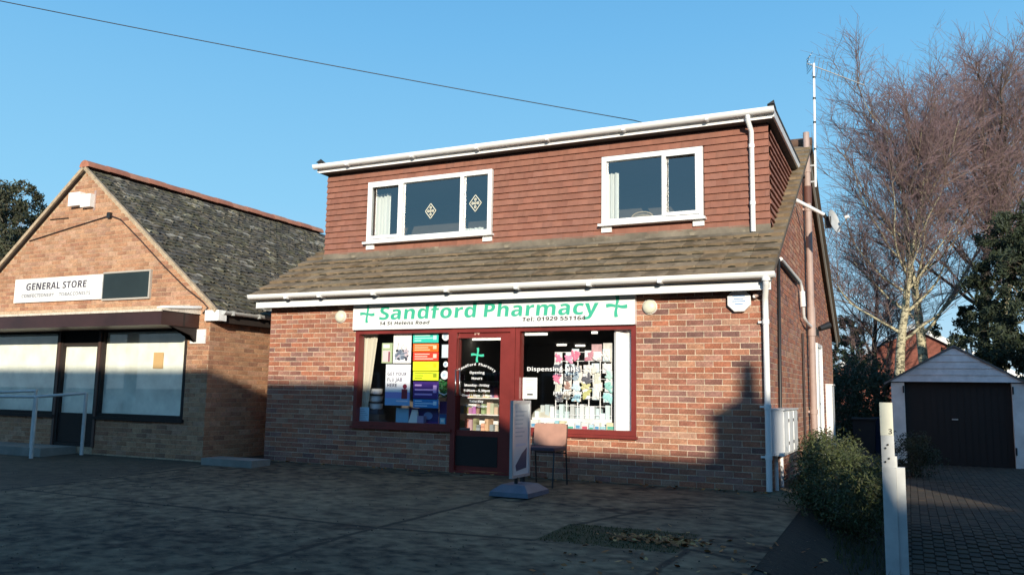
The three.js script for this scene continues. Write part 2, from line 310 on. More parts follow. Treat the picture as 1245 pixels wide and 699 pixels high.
// ------------------------------------------------------------------ the pharmacy building
const XL = -7.82, TANP = .585, PITCHA = Math.atan(TANP), EZ = .34, EY = 2.60, DZ = -.904, RZ = -5.0, RY = EY + (EZ - RZ) * TANP, BZ = -10.2;
const roofY = z => z > RZ ? EY + (EZ - z) * TANP : RY - (RZ - z) * TANP;
const ph = thing('pharmacy_building', 'red brick shop with tile-hung dormer above and green lettered sign', 'building', [-3.9, 0, -5]);
const WIN = { l: [-6.105, -4.386], r: [-3.372, -1.625], y0: .565, y1: 2.057 };
const phCols = [[.40, .175, .105], [.36, .145, .09], [.44, .215, .13], [.33, .13, .085], [.38, .19, .14], [.48, .26, .165], [.26, .112, .085], [.19, .095, .08], [.41, .15, .085], [.42, .235, .16], [.30, .15, .12]].map(c => col(...c).multiplyScalar(1.25));
const phPick = (r, n) => { const q = r * .7 + (n - .3) * .7; return q < .10 ? 7 : q < .17 ? 6 : q < .24 ? 10 : q < .34 ? 3 : q < .45 ? 1 : q < .56 ? 0 : q < .64 ? 8 : q < .72 ? 4 : q < .80 ? 2 : q < .88 ? 9 : 5; };
{
  const w = new G(), t = -.24; // front wall with its openings, sides, back
  w.box(XL, -.3, t, WIN.l[0], 2.445, 0); w.box(WIN.r[1], -.3, t, 0, 2.445, 0);
  w.box(WIN.l[0], -.3, t, WIN.l[1], WIN.y0, 0); w.box(WIN.r[0], -.3, t, WIN.r[1], WIN.y0, 0); w.box(WIN.l[0], WIN.y1, t, WIN.r[1], 2.445, 0);
  w.box(WIN.l[1], -.3, t, WIN.r[0], 0.0, 0);
  const gable = (x0, x1) => { // pentagon prism
    const P = [[-.24, -.5], [-.24, roofY(-.24) - .12], [RZ, RY - .12], [BZ + .24, roofY(BZ + .24) - .12], [BZ + .24, -.5]];
    const A = P.map(([z, y]) => V3(x1, y, z)), B = P.map(([z, y]) => V3(x0, y, z));
    for (let i = 1; i < 4; i++) { w.tri(A[0], A[i + 1], A[i]); w.tri(B[0], B[i], B[i + 1]); }
    for (let i = 0; i < 5; i++) { const k = (i + 1) % 5; w.quad(A[i], A[k], B[k], B[i]); }
  };
  gable(-.24, -.0005); gable(XL + .0005, XL + .24);
  w.box(-.24, 2.463, -.24, -.001, roofY(0) - .14, -.001);
  w.box(XL, -.5, BZ, 0, 2.5, BZ + .24);
  const wall = w.build('wall', M.mortar, ph), list = [];
  brickList(V3(XL, 0, 0), V3(1, 0, 0), V3(0, 0, 1), -XL, 2.44, null, [[WIN.l[0] - XL, WIN.y0, WIN.r[1] - XL, 2.6], [WIN.l[1] - XL, -1, WIN.r[0] - XL, WIN.y0 + .1]], phPick, list);
  brickList(V3(0, 0, 0), V3(0, 0, -1), V3(1, 0, 0), -BZ, RY - .1, v => { const d = v + .16; return d < EY ? [.0, -BZ] : [Math.max(0, -(EZ - (d - EY) / TANP)), Math.min(-BZ, -(RZ - (RY - d) / TANP))]; }, [[5.95, -.1, 6.9, 2.12], [8.2, -.1, 8.75, 1.42]], (r, n) => phPick(r, n), list);
  pieces(wall, 'brick', 'brickwork', list, brickGeos, phCols, M.brick);
}
{ // main roof: boarding below, tiles lapped above
  const w = new G(), x0 = -7.98, x1 = .17, th = .06;
  const slab = (za, ya, zb, yb) => { const a = V3(x0, ya, za), b = V3(x1, ya, za), c = V3(x1, yb, zb), d = V3(x0, yb, zb), D = V3(0, -th, 0), L = q => q.clone().add(D); w.quad(a, b, c, d); w.quad(L(d), L(c), L(b), L(a)); w.quad(L(a), L(b), b, a); w.quad(L(b), L(c), c, b); w.quad(L(c), L(d), d, c); w.quad(L(d), L(a), a, d); };
  slab(EZ, EY, RZ, RY); slab(RZ, RY, BZ - .3, roofY(BZ - .3));
  const roof = w.build('roof', std(col(.13, .10, .075), .95, { map: T.soft }), ph);
  const up = V3(0, Math.sin(PITCHA), -Math.cos(PITCHA)), n = V3(0, Math.cos(PITCHA), Math.sin(PITCHA)), u = V3(1, 0, 0), gauge = .262, list = [];
  const geos = range(1, 8, 1).map(k => wedgeGeo(.322, gauge, .006, .048, .018, 400 + k, 4)), cols = [[.24, .185, .128], [.232, .176, .12], [.25, .192, .135], [.226, .176, .124], [.245, .182, .122], [.246, .197, .14]].map(c => col(...c).multiplyScalar(1.55));
  for (let j = 0; j < 24; j++) for (let i = 0; i < 25; i++) {
    const x = -7.98 + (i + .5) * .326, s = (j + .5) * gauge; if (j > 5 && i < 24 && i > 0) continue;
    const c = V3(x, EY, EZ).addScaledVector(up, s).addScaledVector(n, .004 + (R() - .5) * .004); if (c.z < RZ + .1) continue;
    list.push({ m: new THREE.Matrix4().makeBasis(u, up, n).setPosition(c), g: Math.floor(R() * 8), c: Math.floor(R() * 6), s: seen(c, n, .08) });
  }
  pieces(roof, 'roof_tile', 'roof_tiling', list, geos, cols, M.roof);
  new G().tube([V3(x0, RY + .01, RZ), V3(x1, RY + .01, RZ)], .11, 10).build('ridge', std(col(.2, .12, .085), .9, { map: T.roof }), roof);
  const v = new G(); v.bar(V3(.10, EY - .1, EZ - .05), V3(.10, RY - .1, RZ), .14, .03, V3(1, 0, 0)); v.bar(V3(.10, RY - .1, RZ), V3(.10, roofY(BZ - .3) - .1, BZ - .3), .14, .03, V3(1, 0, 0)); v.build('verge', M.concrete, roof);
  // moss cushions along the lower tile edges
  const q = rng(61), mo = new G(), base = new THREE.IcosahedronGeometry(1, 1);
  for (let k = 0; k < 1500; k++) { const j = 1 + Math.floor(q() * 5), x = -7.9 + 8.0 * (q() < .3 ? q() : .25 + .6 * q()), c = V3(x, EY, EZ).addScaledVector(up, j * gauge - .006).addScaledVector(n, .016); const s = .006 + .010 * q() * q(); mo.add(base, new THREE.Matrix4().makeTranslation(c.x, c.y, c.z).multiply(new THREE.Matrix4().makeScale(s * (3 + 12 * q() * q()), s * 1.1, s * 1.15))); }
  tag(mo.build('moss', std(col(.03, .027, .014), 1, { map: T.grain }), roof), null, null, null, 'stuff');
}
{ // eaves: soffit, fascia, gutter, brackets, downpipe
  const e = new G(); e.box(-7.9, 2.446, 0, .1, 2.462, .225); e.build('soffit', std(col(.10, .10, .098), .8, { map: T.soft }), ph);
  const f = new G(); f.box(-7.93, 2.425, .225, .13, 2.575, .25); f.build('fascia', M.upvc, ph);
  const g = new G(), gut = (x0, x1, y, z, r) => { // half-round channel
    const N = 10; for (let i = 0; i < N; i++) { const a0 = Math.PI + i / N * Math.PI, a1 = Math.PI + (i + 1) / N * Math.PI, p = (x, a, q) => V3(x, y + q * Math.sin(a), z + q * Math.cos(a)); g.quad(p(x0, a1, r), p(x0, a0, r), p(x1, a0, r), p(x1, a1, r)); g.quad(p(x0, a0, r * .93), p(x0, a1, r * .93), p(x1, a1, r * .93), p(x1, a0, r * .93)); for (const x of [x0, x1]) g.tri(V3(x, y, z), p(x, a0, r), p(x, a1, r)); }
    g.box(x0, y - .004, z + r * .93, x1, y + .012, z + r * 1.08);
  };
  gut(-7.98, .2, 2.612, .35, .06); const gm = g.build('gutter', M.upvc, ph);
  const br = new G(); for (const x of [-7.2, -6.55, -5.55, -4.3, -3.2, -2.15, -1.2]) br.box(x - .025, 2.54, .25, x + .025, 2.622, .418); br.build('gutter_bracket', M.upvc, gm);
  const d = new G(); d.tube([V3(.09, 2.57, .35), V3(.09, 2.48, .345), V3(.035, 2.36, .075), V3(.035, 2.2, .065), V3(.035, .02, .065)], .036, 14); d.tube([V3(.09, 2.625, .35), V3(.09, 2.52, .348)], .052, 14);
  for (const y of [2.05, 1.02, .42]) { d.tube([V3(.035, y - .03, .065), V3(.035, y + .03, .065)], .043, 12); d.box(-.06, y - .012, .02, .05, y + .012, .05); } d.build('downpipe', M.upvc, ph);
}
function homeWindow(parent, name, x0, x1, y0, y1, z, mull, label) { // white plastic window: frame, mullions, panes, sill
  const f = new G(), t = .07, d0 = z - .03, d1 = z + .05;
  f.box(x0, y0, d0, x0 + t, y1, d1); f.box(x1 - t, y0, d0, x1, y1, d1); f.box(x0 + t, y1 - t, d0, x1 - t, y1, d1 - .001); f.box(x0 + t, y0, d0, x1 - t, y0 + t, d1 - .001);
  const w = f.build(name, M.upvc, parent), edges = [x0 + t, ...mull.flatMap(m => [m - .03, m + .03]), x1 - t];
  mull.forEach(m => new G().box(m - .03, y0 + t, d0, m + .03, y1 - t, d1 - .002).build('mullion', M.upvc, w));
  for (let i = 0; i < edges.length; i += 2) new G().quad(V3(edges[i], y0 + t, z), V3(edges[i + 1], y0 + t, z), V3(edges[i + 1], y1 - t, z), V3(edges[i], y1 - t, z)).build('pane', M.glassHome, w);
  new G().box(x0 - .04, y0 - .035, z - .02, x1 + .04, y0 - .001, z + .11).build('sill', M.upvc, w);
  for (const [p, q] of [[x0 - .005, x0 + .15], [x1 - .15, x1 + .01]]) new G().box(p, y0 - .12, z + .005, q, y0 - .036, z + .04).build('apron', M.whitePaint, w);
  return w;
}
{ // dormer: framework, hung tiles, windows, flat roof, fascia, gutter, downpipe
  const c0 = -7.50, c1 = -.03, b = 3.40, top = 4.90, W1 = [-6.604, -4.239, 3.609, 4.645], W2 = [-2.41, -.913, 3.615, 4.632], w = new G(), zi = DZ - .18;
  w.box(c0, b - .3, zi, W1[0], top, DZ); w.box(W1[1], b - .3, zi, W2[0], top, DZ); w.box(W2[1], b - .3, zi, c1, top, DZ);
  w.box(W1[0], b - .3, zi, W1[1], W1[2], DZ); w.box(W1[0], W1[3], zi, W1[1], top, DZ); w.box(W2[0], b - .3, zi, W2[1], W2[2], DZ); w.box(W2[0], W2[3], zi, W2[1], top, DZ);
  w.box(c1 - .15, b - .2, -4, c1, top, zi); w.box(c0, b - .2, -4, c0 + .15, top, zi);
  const dm = w.build('dormer', std(col(.14, .05, .035), .9, { map: T.soft }), ph);
  const gauge = .1005, geos = range(1, 6, 1).map(k => wedgeGeo(.1645, gauge, .004, .034, .005, 500 + k, 2)), list = [], up = V3(0, 1, 0);
  const cols = [[.275, .118, .080], [.268, .112, .076], [.283, .122, .084], [.262, .108, .074], [.275, .121, .086], [.283, .117, .079]].map(c => col(...c).multiplyScalar(1.12));
  const row = (o, u, n, U, holes, low) => { for (let j = 0; j < 15; j++) for (let i = -1; i * .165 < U; i++) { const v0 = j * gauge, a0 = i * .165 + (j % 2 ? .0825 : 0); for (const [a, e] of spans(Math.max(0, a0), Math.min(U, a0 + .163), v0, v0 + gauge, holes)) { const c = o.clone().addScaledVector(u, (a + e) / 2).addScaledVector(up, v0 + gauge / 2).addScaledVector(n, R() * .003); if (c.y + gauge / 2 > top + .03 || c.y < low(c)) continue; list.push({ m: new THREE.Matrix4().makeBasis(u.clone().multiplyScalar((e - a) / .163), up, n).setPosition(c), g: Math.floor(R() * 6), c: Math.floor(R() * 6), s: seen(c, n, (e - a) * gauge) }); } } };
  const hole = W => [W[0] - c0 - .012, W[2] - 3.44 - .1, W[1] - c0 + .012, W[3] - 3.44 + .008];
  row(V3(c0, 3.44, DZ), V3(1, 0, 0), V3(0, 0, 1), c1 - c0 + .012, [hole(W1), hole(W2)], () => 0);
  row(V3(c1, 3.44, DZ), V3(0, 0, -1), V3(1, 0, 0), 3.1, [], c => roofY(c.z) - .02);
  pieces(dm, 'hung_tile', 'tile_hanging', list, geos, cols, M.hung);
  const m1 = at(489, 260, 'z', DZ).x, m2 = at(563, 250, 'z', DZ).x, m3 = at(808.4, 225, 'z', DZ).x;
  const wa = homeWindow(ph, 'window', ...W1, DZ + .01, [m1, m2]), wb = homeWindow(ph, 'window', ...W2, DZ + .01, [m3]);
  // opening casements stand a little proud
  const cs = (p, x0, x1, y0, y1) => { const f = new G(), z0 = DZ + .06, z1 = DZ + .085, t = .05; f.box(x0, y0, z0, x0 + t, y1, z1); f.box(x1 - t, y0, z0, x1, y1, z1); f.box(x0 + t, y1 - t, z0, x1 - t, y1, z1); f.box(x0 + t, y0, z0, x1 - t, y0 + t, z1); f.build('casement', M.upvc, p); };
  cs(wa, W1[0] + .05, m1 + .012, W1[2] + .05, W1[3] - .05); cs(wb, m3 - .012, W2[1] - .05, W2[2] + .05, W2[3] - .05);
  // leaded diamonds on two panes
  const lead = (px, py, s) => { const c = at(px, py, 'z', DZ + .016), g = new G(); const dia = (x, y, r, t) => { const p = [[0, 1], [1, 0], [0, -1], [-1, 0]].map(([a, q]) => V3(x + a * r * .8, y + q * r, DZ + .018)); for (let i = 0; i < 4; i++) g.bar(p[i], p[(i + 1) % 4], t, .004, V3(0, 0, 1)); }; dia(c.x, c.y, s, .012); for (const [a, q] of [[0, .45], [.45, 0], [0, -.45], [-.45, 0], [0, 0]]) dia(c.x + a * s * .8, c.y + q * s, s * .17, .014); g.build('leaded_diamond', std(col(.7, .68, .55), .5), wa); };
  lead(523.5, 256.5, .125); lead(578, 247, .135);
  // flashing at the foot
  const fl = new G(); fl.quad(V3(c0 - .05, roofY(DZ) + .05, DZ + .02), V3(c0 - .05, roofY(DZ + .11) + .056, DZ + .11), V3(c1 + .06, roofY(DZ + .11) + .056, DZ + .11), V3(c1 + .06, roofY(DZ) + .05, DZ + .02)); fl.quad(V3(c0 - .02, roofY(DZ) + .03, DZ + .036), V3(c1 + .02, roofY(DZ) + .03, DZ + .036), V3(c1 + .02, 3.46, DZ + .034), V3(c0 - .02, 3.46, DZ + .034)); fl.build('flashing', std(col(.27, .235, .19), .8, { map: T.roof }), dm);
  // flat roof
  const r = new G(); r.box(-7.58, 4.985, -4.6, .075, 5.03, -.70); r.box(.0, 5.03, -4.0, .085, 5.075, -.72); r.box(-7.6, 5.03, -4.0, -7.52, 5.075, -.72);
  for (const [x, s] of [[.06, 1], [-7.57, -1]]) { r.tri(V3(x - .06, 5.07, -.70), V3(x + .03, 5.07, -.70), V3(x + s * .02, 5.15, -.78)); r.tri(V3(x + .03, 5.07, -.70), V3(x + .03, 5.07, -.95), V3(x + s * .02, 5.15, -.78)); r.tri(V3(x - .06, 5.07, -.95), V3(x - .06, 5.07, -.7), V3(x + s * .02, 5.15, -.78)); r.tri(V3(x + .03, 5.07, -.95), V3(x - .06, 5.07, -.95), V3(x + s * .02, 5.15, -.78)); }
  const fr = r.build('flat_roof', M.felt, ph);
  const f = new G(); f.box(-7.57, 4.875, -.735, .06, 4.983, -.715); f.box(.06, 4.89, -3.85, .088, 5.0, -.712); f.box(-7.6, 4.89, -3.85, -7.575, 5.0, -.712); f.build('fascia', M.upvc, fr);
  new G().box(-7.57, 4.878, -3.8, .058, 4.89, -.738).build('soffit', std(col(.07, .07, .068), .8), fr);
  const g = new G(), N = 8; for (let i = 0; i < N; i++) { const a0 = Math.PI + i / N * Math.PI, a1 = Math.PI + (i + 1) / N * Math.PI, q = (x, a) => V3(x, 4.985 + .06 * Math.sin(a), -.65 + .06 * Math.cos(a)); g.quad(q(-7.62, a1), q(-7.62, a0), q(.1, a0), q(.1, a1)); g.tri(V3(.1, 4.985, -.65), q(.1, a0), q(.1, a1)); } g.box(-7.62, 4.98, -.595, .1, 4.997, -.586);
  for (const x of [-6.9, -5.6, -4.4, -3.2, -2.0, -.8]) g.box(x - .02, 4.92, -.715, x + .02, 4.998, -.583); g.build('gutter', M.upvc, fr);
  const d = new G(); d.tube([V3(-.25, 4.95, -.65), V3(-.25, 4.86, -.66), V3(-.235, 4.76, -.83), V3(-.235, roofY(-.83) + .07, -.83)], .034, 12); for (const y of [4.55, 3.75]) d.tube([V3(-.235, y - .025, -.83), V3(-.235, y + .025, -.83)], .041, 12); d.build('downpipe', M.upvc, dm);
  // the rooms behind
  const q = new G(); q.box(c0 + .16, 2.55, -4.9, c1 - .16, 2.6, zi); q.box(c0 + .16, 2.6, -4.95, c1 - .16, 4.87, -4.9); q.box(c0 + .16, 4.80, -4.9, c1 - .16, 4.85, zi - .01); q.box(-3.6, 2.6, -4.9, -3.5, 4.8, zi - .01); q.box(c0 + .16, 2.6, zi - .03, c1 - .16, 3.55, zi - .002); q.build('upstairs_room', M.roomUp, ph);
}
// net curtains and things on the upstairs sills
function curtain(name, label, x0, x1, y0, y1, z, waves, m, group, taper = 0) {
  const g = new G(), N = waves * 6; for (let i = 0; i < N; i++) { const f = t => [x0 + (x1 - x0) * t, Math.sin(t * waves * 2 * Math.PI) * .025 + Math.sin(t * 9.1) * .012], [a, za] = f(i / N), [b, zb] = f((i + 1) / N), k = v => x0 + (v - x0) * (1 - taper); g.quad(V3(k(a), y0, z + za), V3(k(b), y0, z + zb), V3(b, y1, z + zb), V3(a, y1, z + za)); }
  return tag(g.build(name, m, scene), label, 'curtain', group);
}
const net = phys(col(.85, .83, .78), .95, { transmission: .15, thickness: 0 });
{
  const p = (x, y) => at(x, y, 'z', -1.14);
  curtain('net_curtain', 'white net curtain drawn in the left casement of the wide upstairs window', p(463, 0).x, p(484, 0).x, 3.62, 4.5, -1.14, 5, net);
  curtain('net_curtain', 'pale narrow curtain at the edge of the two-pane upstairs window', p(738, 0).x, p(753, 0).x, 3.62, 4.45, -1.14, 3, net);
  curtain('net_curtain', 'short bunched net behind the right-hand pane of the wide upstairs window', p(566, 0).x, p(594, 0).x, 3.60, 3.78, -1.14, 5, net);
  const b = thing('wicker_basket', 'pale wicker basket on the upstairs window ledge', 'basket', [p(780, 262).x, 3.551, -1.18]), o = b.position, g = new G(); const pr = [[.14, 0], [.19, .1], [.17, .2], [.1, .24]]; for (let i = 0; i < 3; i++) for (let k = 0; k < 16; k++) { const P = (q, a) => V3(o.x + q[0] * Math.cos(a), o.y + q[1], o.z + q[0] * .5 * Math.sin(a)), a0 = k * Math.PI / 8, a1 = a0 + Math.PI / 8; g.quad(P(pr[i], a1), P(pr[i], a0), P(pr[i + 1], a0), P(pr[i + 1], a1)); } g.build('body', std(col(.45, .33, .2), .9, { map: T.grain }), b); new G().tube(range(0, 8, 1).map(k => V3(o.x + .16 * Math.cos(k / 8 * Math.PI), o.y + .2 + .08 * Math.sin(k / 8 * Math.PI), o.z)), .012, 6).build('handle', std(col(.45, .33, .2), .9), b);
}

// ------------------------------------------------------------------ shopfront
const SG = -.05; // plane of the shop glass
function shopWindow(x0, x1) {
  const f = new G(), y0 = WIN.y0, y1 = WIN.y1, t = .065, z0 = -.12, z1 = .02;
  f.box(x0, y0 + .04, z0, x0 + t, y1, z1); f.box(x1 - t, y0 + .04, z0, x1, y1, z1); f.box(x0 + t, y1 - t, z0, x1 - t, y1, z1 - .002); f.box(x0 + t, y0 + .04, z0, x1 - t, y0 + .04 + t, z1 - .002);
  const w = f.build('shop_window', M.redwood, ph);
  new G().quad(V3(x0 + t, y0 + .1, SG), V3(x1 - t, y0 + .1, SG), V3(x1 - t, y1 - t, SG), V3(x0 + t, y1 - t, SG)).build('pane', M.glassShop, w);
  new G().box(x0 - .02, y0, -.1, x1 + .02, y0 + .038, .06).build('sill', M.redwood, w); return w;
}
const winL = shopWindow(WIN.l[0], WIN.l[1] - .002), winR = shopWindow(WIN.r[0] + .002, WIN.r[1]);
const white = std(col(.8, .8, .8), .6);
{ // door
  const x0 = WIN.l[1] + .002, x1 = WIN.r[0] - .002, f = new G(); f.box(x0, 0, -.12, x0 + .075, WIN.y1, .03); f.box(x1 - .075, 0, -.12, x1, WIN.y1, .03); f.box(x0 + .075, WIN.y1 - .07, -.12, x1 - .075, WIN.y1, .028);
  f.box(x0 + .075, .0, -.12, x1 - .075, .03, .03);
  const fr = f.build('door_frame', M.redwood, ph);
  const a = x0 + .08, b = x1 - .08, l = new G(), z0 = -.06, z1 = -.012, gx0 = at(563.5, 0, 'z', -.03).x, gx1 = at(617, 0, 'z', -.03).x, gy0 = at(590, 524, 'z', -.03).y, gy1 = at(590, 410, 'z', -.03).y, D = [a, .035, b, WIN.y1 - .075];
  l.box(D[0], D[1], z0, gx0, D[3], z1); l.box(gx1, D[1], z0, D[2], D[3], z1); l.box(gx0, gy1, z0, gx1, D[3], z1); l.box(gx0, D[1], z0, gx1, gy0, z1);
  l.box(gx0 - .01, gy1 - .01, z1, gx1 + .01, gy1 + .012, z1 + .01);
  const door = l.build('door', M.redwood, ph);
  new G().box(gx0 + .02, .1, z1, gx1 - .02, gy0 - .08, z1 + .008).build('kick_panel', M.darkwood, door);
  new G().quad(V3(gx0, gy0, -.036), V3(gx1, gy0, -.036), V3(gx1, gy1, -.036), V3(gx0, gy1, -.036)).build('pane', M.glassShop, door);
  for (const px of [554, 559]) { const p = at(px, 450, 'z', .03), q = at(px - .5, 480, 'z', .03), h = new G(); h.tube([V3(p.x, p.y, z1 - .01), p, q, V3(q.x, q.y, z1 - .01)], .011, 8); h.build('pull_handle', M.metal, door); }
  const num = new G(); lettering(num, '14', (gx0 + gx1) / 2 - .06, gy1 + .035, z1 + .001, .075, .1); num.build('door_number', std(col(.75, .5, .42), .5), door);
  // white lettering and green cross on the glass
  const g = new G(), cx = (gx0 + gx1) / 2, zt = -.034, line = (s, py, w, h) => { const p = at(590, py, 'z', zt); lettering(g, s, cx - w / 2, p.y - h / 2, zt, h, w, .002); };
  const arc = 'Sandford Pharmacy', c = at(590, 446, 'z', zt), rad = .5, tot = .62; [...arc].forEach((ch, i) => { const t = (i + .5) / arc.length - .5, an = -t * tot / rad; if (ch !== ' ') lettering(g, ch, cx + rad * Math.sin(-an) - .014, c.y - rad + rad * Math.cos(an) + .02, zt, .036, .027, .002, 0, an); });
  line('Opening', 453, .24, .036); line('Hours', 460, .17, .036); line('Monday - Friday', 468.5, .40, .034); line('9.00am - 5.30pm', 475, .42, .032); line('Closed 1.00pm - 2.00pm', 481, .48, .03); line('Saturday', 488, .22, .032); line('9.00am - 12.00pm', 494, .34, .03);
  g.build('door_lettering', white, door);
  const k = new G(), cc = at(590, 431.5, 'z', zt); pinwheel(k, cx, cc.y, zt, .105); k.build('green_cross', std(col(.06, .55, .35), .5), door);
}
function pinwheel(g, x, y, z, r) { // four-armed cross, each arm a bent leaf
  for (let k = 0; k < 4; k++) { const s = new THREE.Shape(); s.moveTo(0, 0); s.lineTo(r * .12, r * .14); s.quadraticCurveTo(r * .3, r * .55, r * .2, r); s.lineTo(-r * .14, r * .96); s.quadraticCurveTo(r * .02, r * .5, -r * .12, r * .14); s.closePath(); const e = new THREE.ExtrudeGeometry(s, { depth: .003, bevelEnabled: false, curveSegments: 4 }); g.add(e, new THREE.Matrix4().makeTranslation(x, y, z).multiply(new THREE.Matrix4().makeRotationZ(k * Math.PI / 2))); }
}
{ // shop sign
  const x0 = -6.116, x1 = -1.628, y0 = 2.062, y1 = 2.442, z = .075;
  const s = thing('shop_sign', 'long white board lettered Sandford Pharmacy in green over the shop windows', 'sign', [(x0 + x1) / 2, y0, .03]);
  const b = new G(); b.box(x0, y0, .004, x1, y1, z); b.build('board', phys(col(.8, .81, .8), .35, { clearcoat: .2 }), s);
  const tr = new G(); tr.box(x0 - .006, y0 - .01, .004, x1 + .006, y0 - .001, z + .006); tr.box(x1 + .001, y0, .004, x1 + .01, y1, z + .006); tr.box(x0 - .01, y0, .004, x0 - .001, y1, z + .006); tr.build('trim', M.upvc, s);
  const X = px => at(px, 380, 'z', z).x, green = std(col(.045, .42, .27), .45), g = new G();
  const yb = at(590, 385.4, 'z', z).y; lettering(g, 'Sandford', X(461), yb, z + .001, .2, X(578) - X(461), .003, .1); lettering(g, 'Pharmacy', X(588), yb, z + .001, .2, X(727) - X(588), .003, .1);
  g.build('lettering', green, s);
  for (const [px, py, r] of [[446.5, 382, .135], [750, 372, .15]]) { const k = new G(); pinwheel(k, X(px), at(px, py, 'z', z).y, z + .001, r); k.build('cross', green, s); }
  const t = new G(); lettering(t, '14 St Helens Road', X(461.5), at(490, 394.6, 'z', z).y, z + .001, .05, X(522) - X(461.5), .003, .15); lettering(t, 'Tel: 01929 551164', X(635), at(670, 389.8, 'z', z).y, z + .001, .055, X(712) - X(635), .003, .1); t.build('small_lettering', std(col(.03, .03, .032), .5), s);
}
{ // interior of the shop, with its ceiling lights
  const q = new G(), x0 = XL + .245, x1 = -.245, z0 = -9.6; q.box(x0, -.02, z0, x1, .012, -.245); q.build('shop_floor', M.shopFloor, ph);
  const c = new G(); c.box(x0, 2.40, z0, x1, 2.45, -.245); c.box(x0, .012, z0 - .05, x1, 2.4, z0); c.box(x0, .012, z0, x0 + .02, 2.4, -.245); c.box(x1 - .02, .012, z0, x1, 2.4, -.245); c.build('shop_interior', M.room, ph);
  for (const [a, b, ry] of [[WIN.l[0], WIN.l[1], 0], [WIN.r[0], WIN.r[1], 0]]) new G().box(a + .02, .5, -.62, b - .02, .6, -.125).build('window_shelf', std(col(.55, .53, .5), .7, { map: T.soft }), ph);
  RectAreaLightUniformsLib.init();
  for (const [px, py, len, where] of [[652, 406.5, .5, 'near the door frame seen in the right shop window'], [683, 419.5, .26, 'deep in the shop above the wire rack'], [705.5, 421, .26, 'deep in the shop above the wire rack'], [723, 404.5, .12, 'close to the glass above the header cards'], [592, 412.5, .75, 'seen through the glass of the shop door']]) {
    const p = at(px, py, 'y', 2.345), z = Math.max(-9.2, Math.min(-1.0, p.z)), x = at(px, py, 'z', z).x;
    const t = thing('ceiling_light', 'lit ceiling tube ' + where, 'light', [x, 2.3, z], 'shop ceiling lights');
    new G().box(x - len / 2 - .03, 2.375, z - .05, x + len / 2 + .03, 2.4, z + .05).build('housing', white, t);
    new G().tube([V3(x - len / 2, 2.345, z), V3(x + len / 2, 2.345, z)], .022, 10).build('tube_lamp', new THREE.MeshStandardMaterial({ color: 0xffffff, emissive: col(1, .95, .8), emissiveIntensity: 1.6 }), t);
    const L = new THREE.RectAreaLight(col(1, .95, .82), 2.2, len, .06); L.position.set(0, .015, 0); L.rotation.x = -Math.PI / 2; t.add(L);
  }
  // shelving deeper in the shop
  for (const [x, z, w, ct] of [[-5.6, -3.2, 1.6, [.5, .32, .25]], [-3.1, -4.2, 1.6, [.35, .42, .5]], [-1.4, -3.0, 1.2, [.5, .45, .3]]]) {
    const s = thing('shelf_unit', x < -5 ? 'stocked shelves inside behind the poster window' : x < -3 ? 'stocked shelves deep inside behind the shop door' : 'stocked shelves inside behind the hanging cards', 'shelves', [x, .012, z]); const g = new G();
    g.box(x - w / 2, .012, z - .2, x - w / 2 + .03, 1.5, z + .2); g.box(x + w / 2 - .03, .012, z - .2, x + w / 2, 1.5, z + .2); g.box(x - w / 2, .012, z - .22, x + w / 2, 1.5, z - .2); g.build('frame', white, s);
    for (let k = 0; k < 5; k++) { const y = .12 + k * .3; new G().box(x - w / 2 + .03, y, z - .2, x + w / 2 - .03, y + .02, z + .2).build('shelf', white, s); const p = new G(); for (let u = x - w / 2 + .08; u < x + w / 2 - .1; u += .09) { p.tint(col(ct[0] * rr(.4, 1.5), ct[1] * rr(.4, 1.6), ct[2] * rr(.4, 1.6))); const h = rr(.1, .22); p.box(u, y + .021, z - rr(.02, .1), u + .07, y + .02 + h, z + rr(.06, .14)); } const m = p.build('stock', std(col(1, 1, 1), .6, { vertexColors: true }), s); tag(m, null, null, null, 'stuff'); }
  }
}
// ---- printed sheets and goods in the windows
function print(w, h, draw) { const c = document.createElement('canvas'); c.width = w; c.height = h; draw(c.getContext('2d'), w, h); const t = new THREE.CanvasTexture(c); t.colorSpace = THREE.SRGBColorSpace; return t; }
function sheetAt(name, label, category, px0, py0, px1, py1, z, mat, group, thick = .004) { // an upright card between two pixels on the plane z
  const a = at(px0, (py0 + py1) / 2, 'z', z).x, b = at(px1, (py0 + py1) / 2, 'z', z).x, y1 = at((px0 + px1) / 2, py0, 'z', z).y, y0 = at((px0 + px1) / 2, py1, 'z', z).y, g = new G();
  g.quad(V3(a, y0, z), V3(b, y0, z), V3(b, y1, z), V3(a, y1, z), [[0, 0], [1, 0], [1, 1], [0, 1]]);
  const e = [[0, 0], [0, 0], [0, 0], [0, 0]], k = z - thick; g.quad(V3(b, y0, k), V3(a, y0, k), V3(a, y1, k), V3(b, y1, k), e); g.quad(V3(a, y1, z), V3(b, y1, z), V3(b, y1, k), V3(a, y1, k), e); g.quad(V3(a, y0, k), V3(b, y0, k), V3(b, y0, z), V3(a, y0, z), e); g.quad(V3(b, y0, z), V3(b, y0, k), V3(b, y1, k), V3(b, y1, z), e); g.quad(V3(a, y0, k), V3(a, y0, z), V3(a, y1, z), V3(a, y1, k), e);
  return tag(g.build(name, mat, scene), label, category, group);
}
const card = (c, r = .5) => std(col(...c), r);
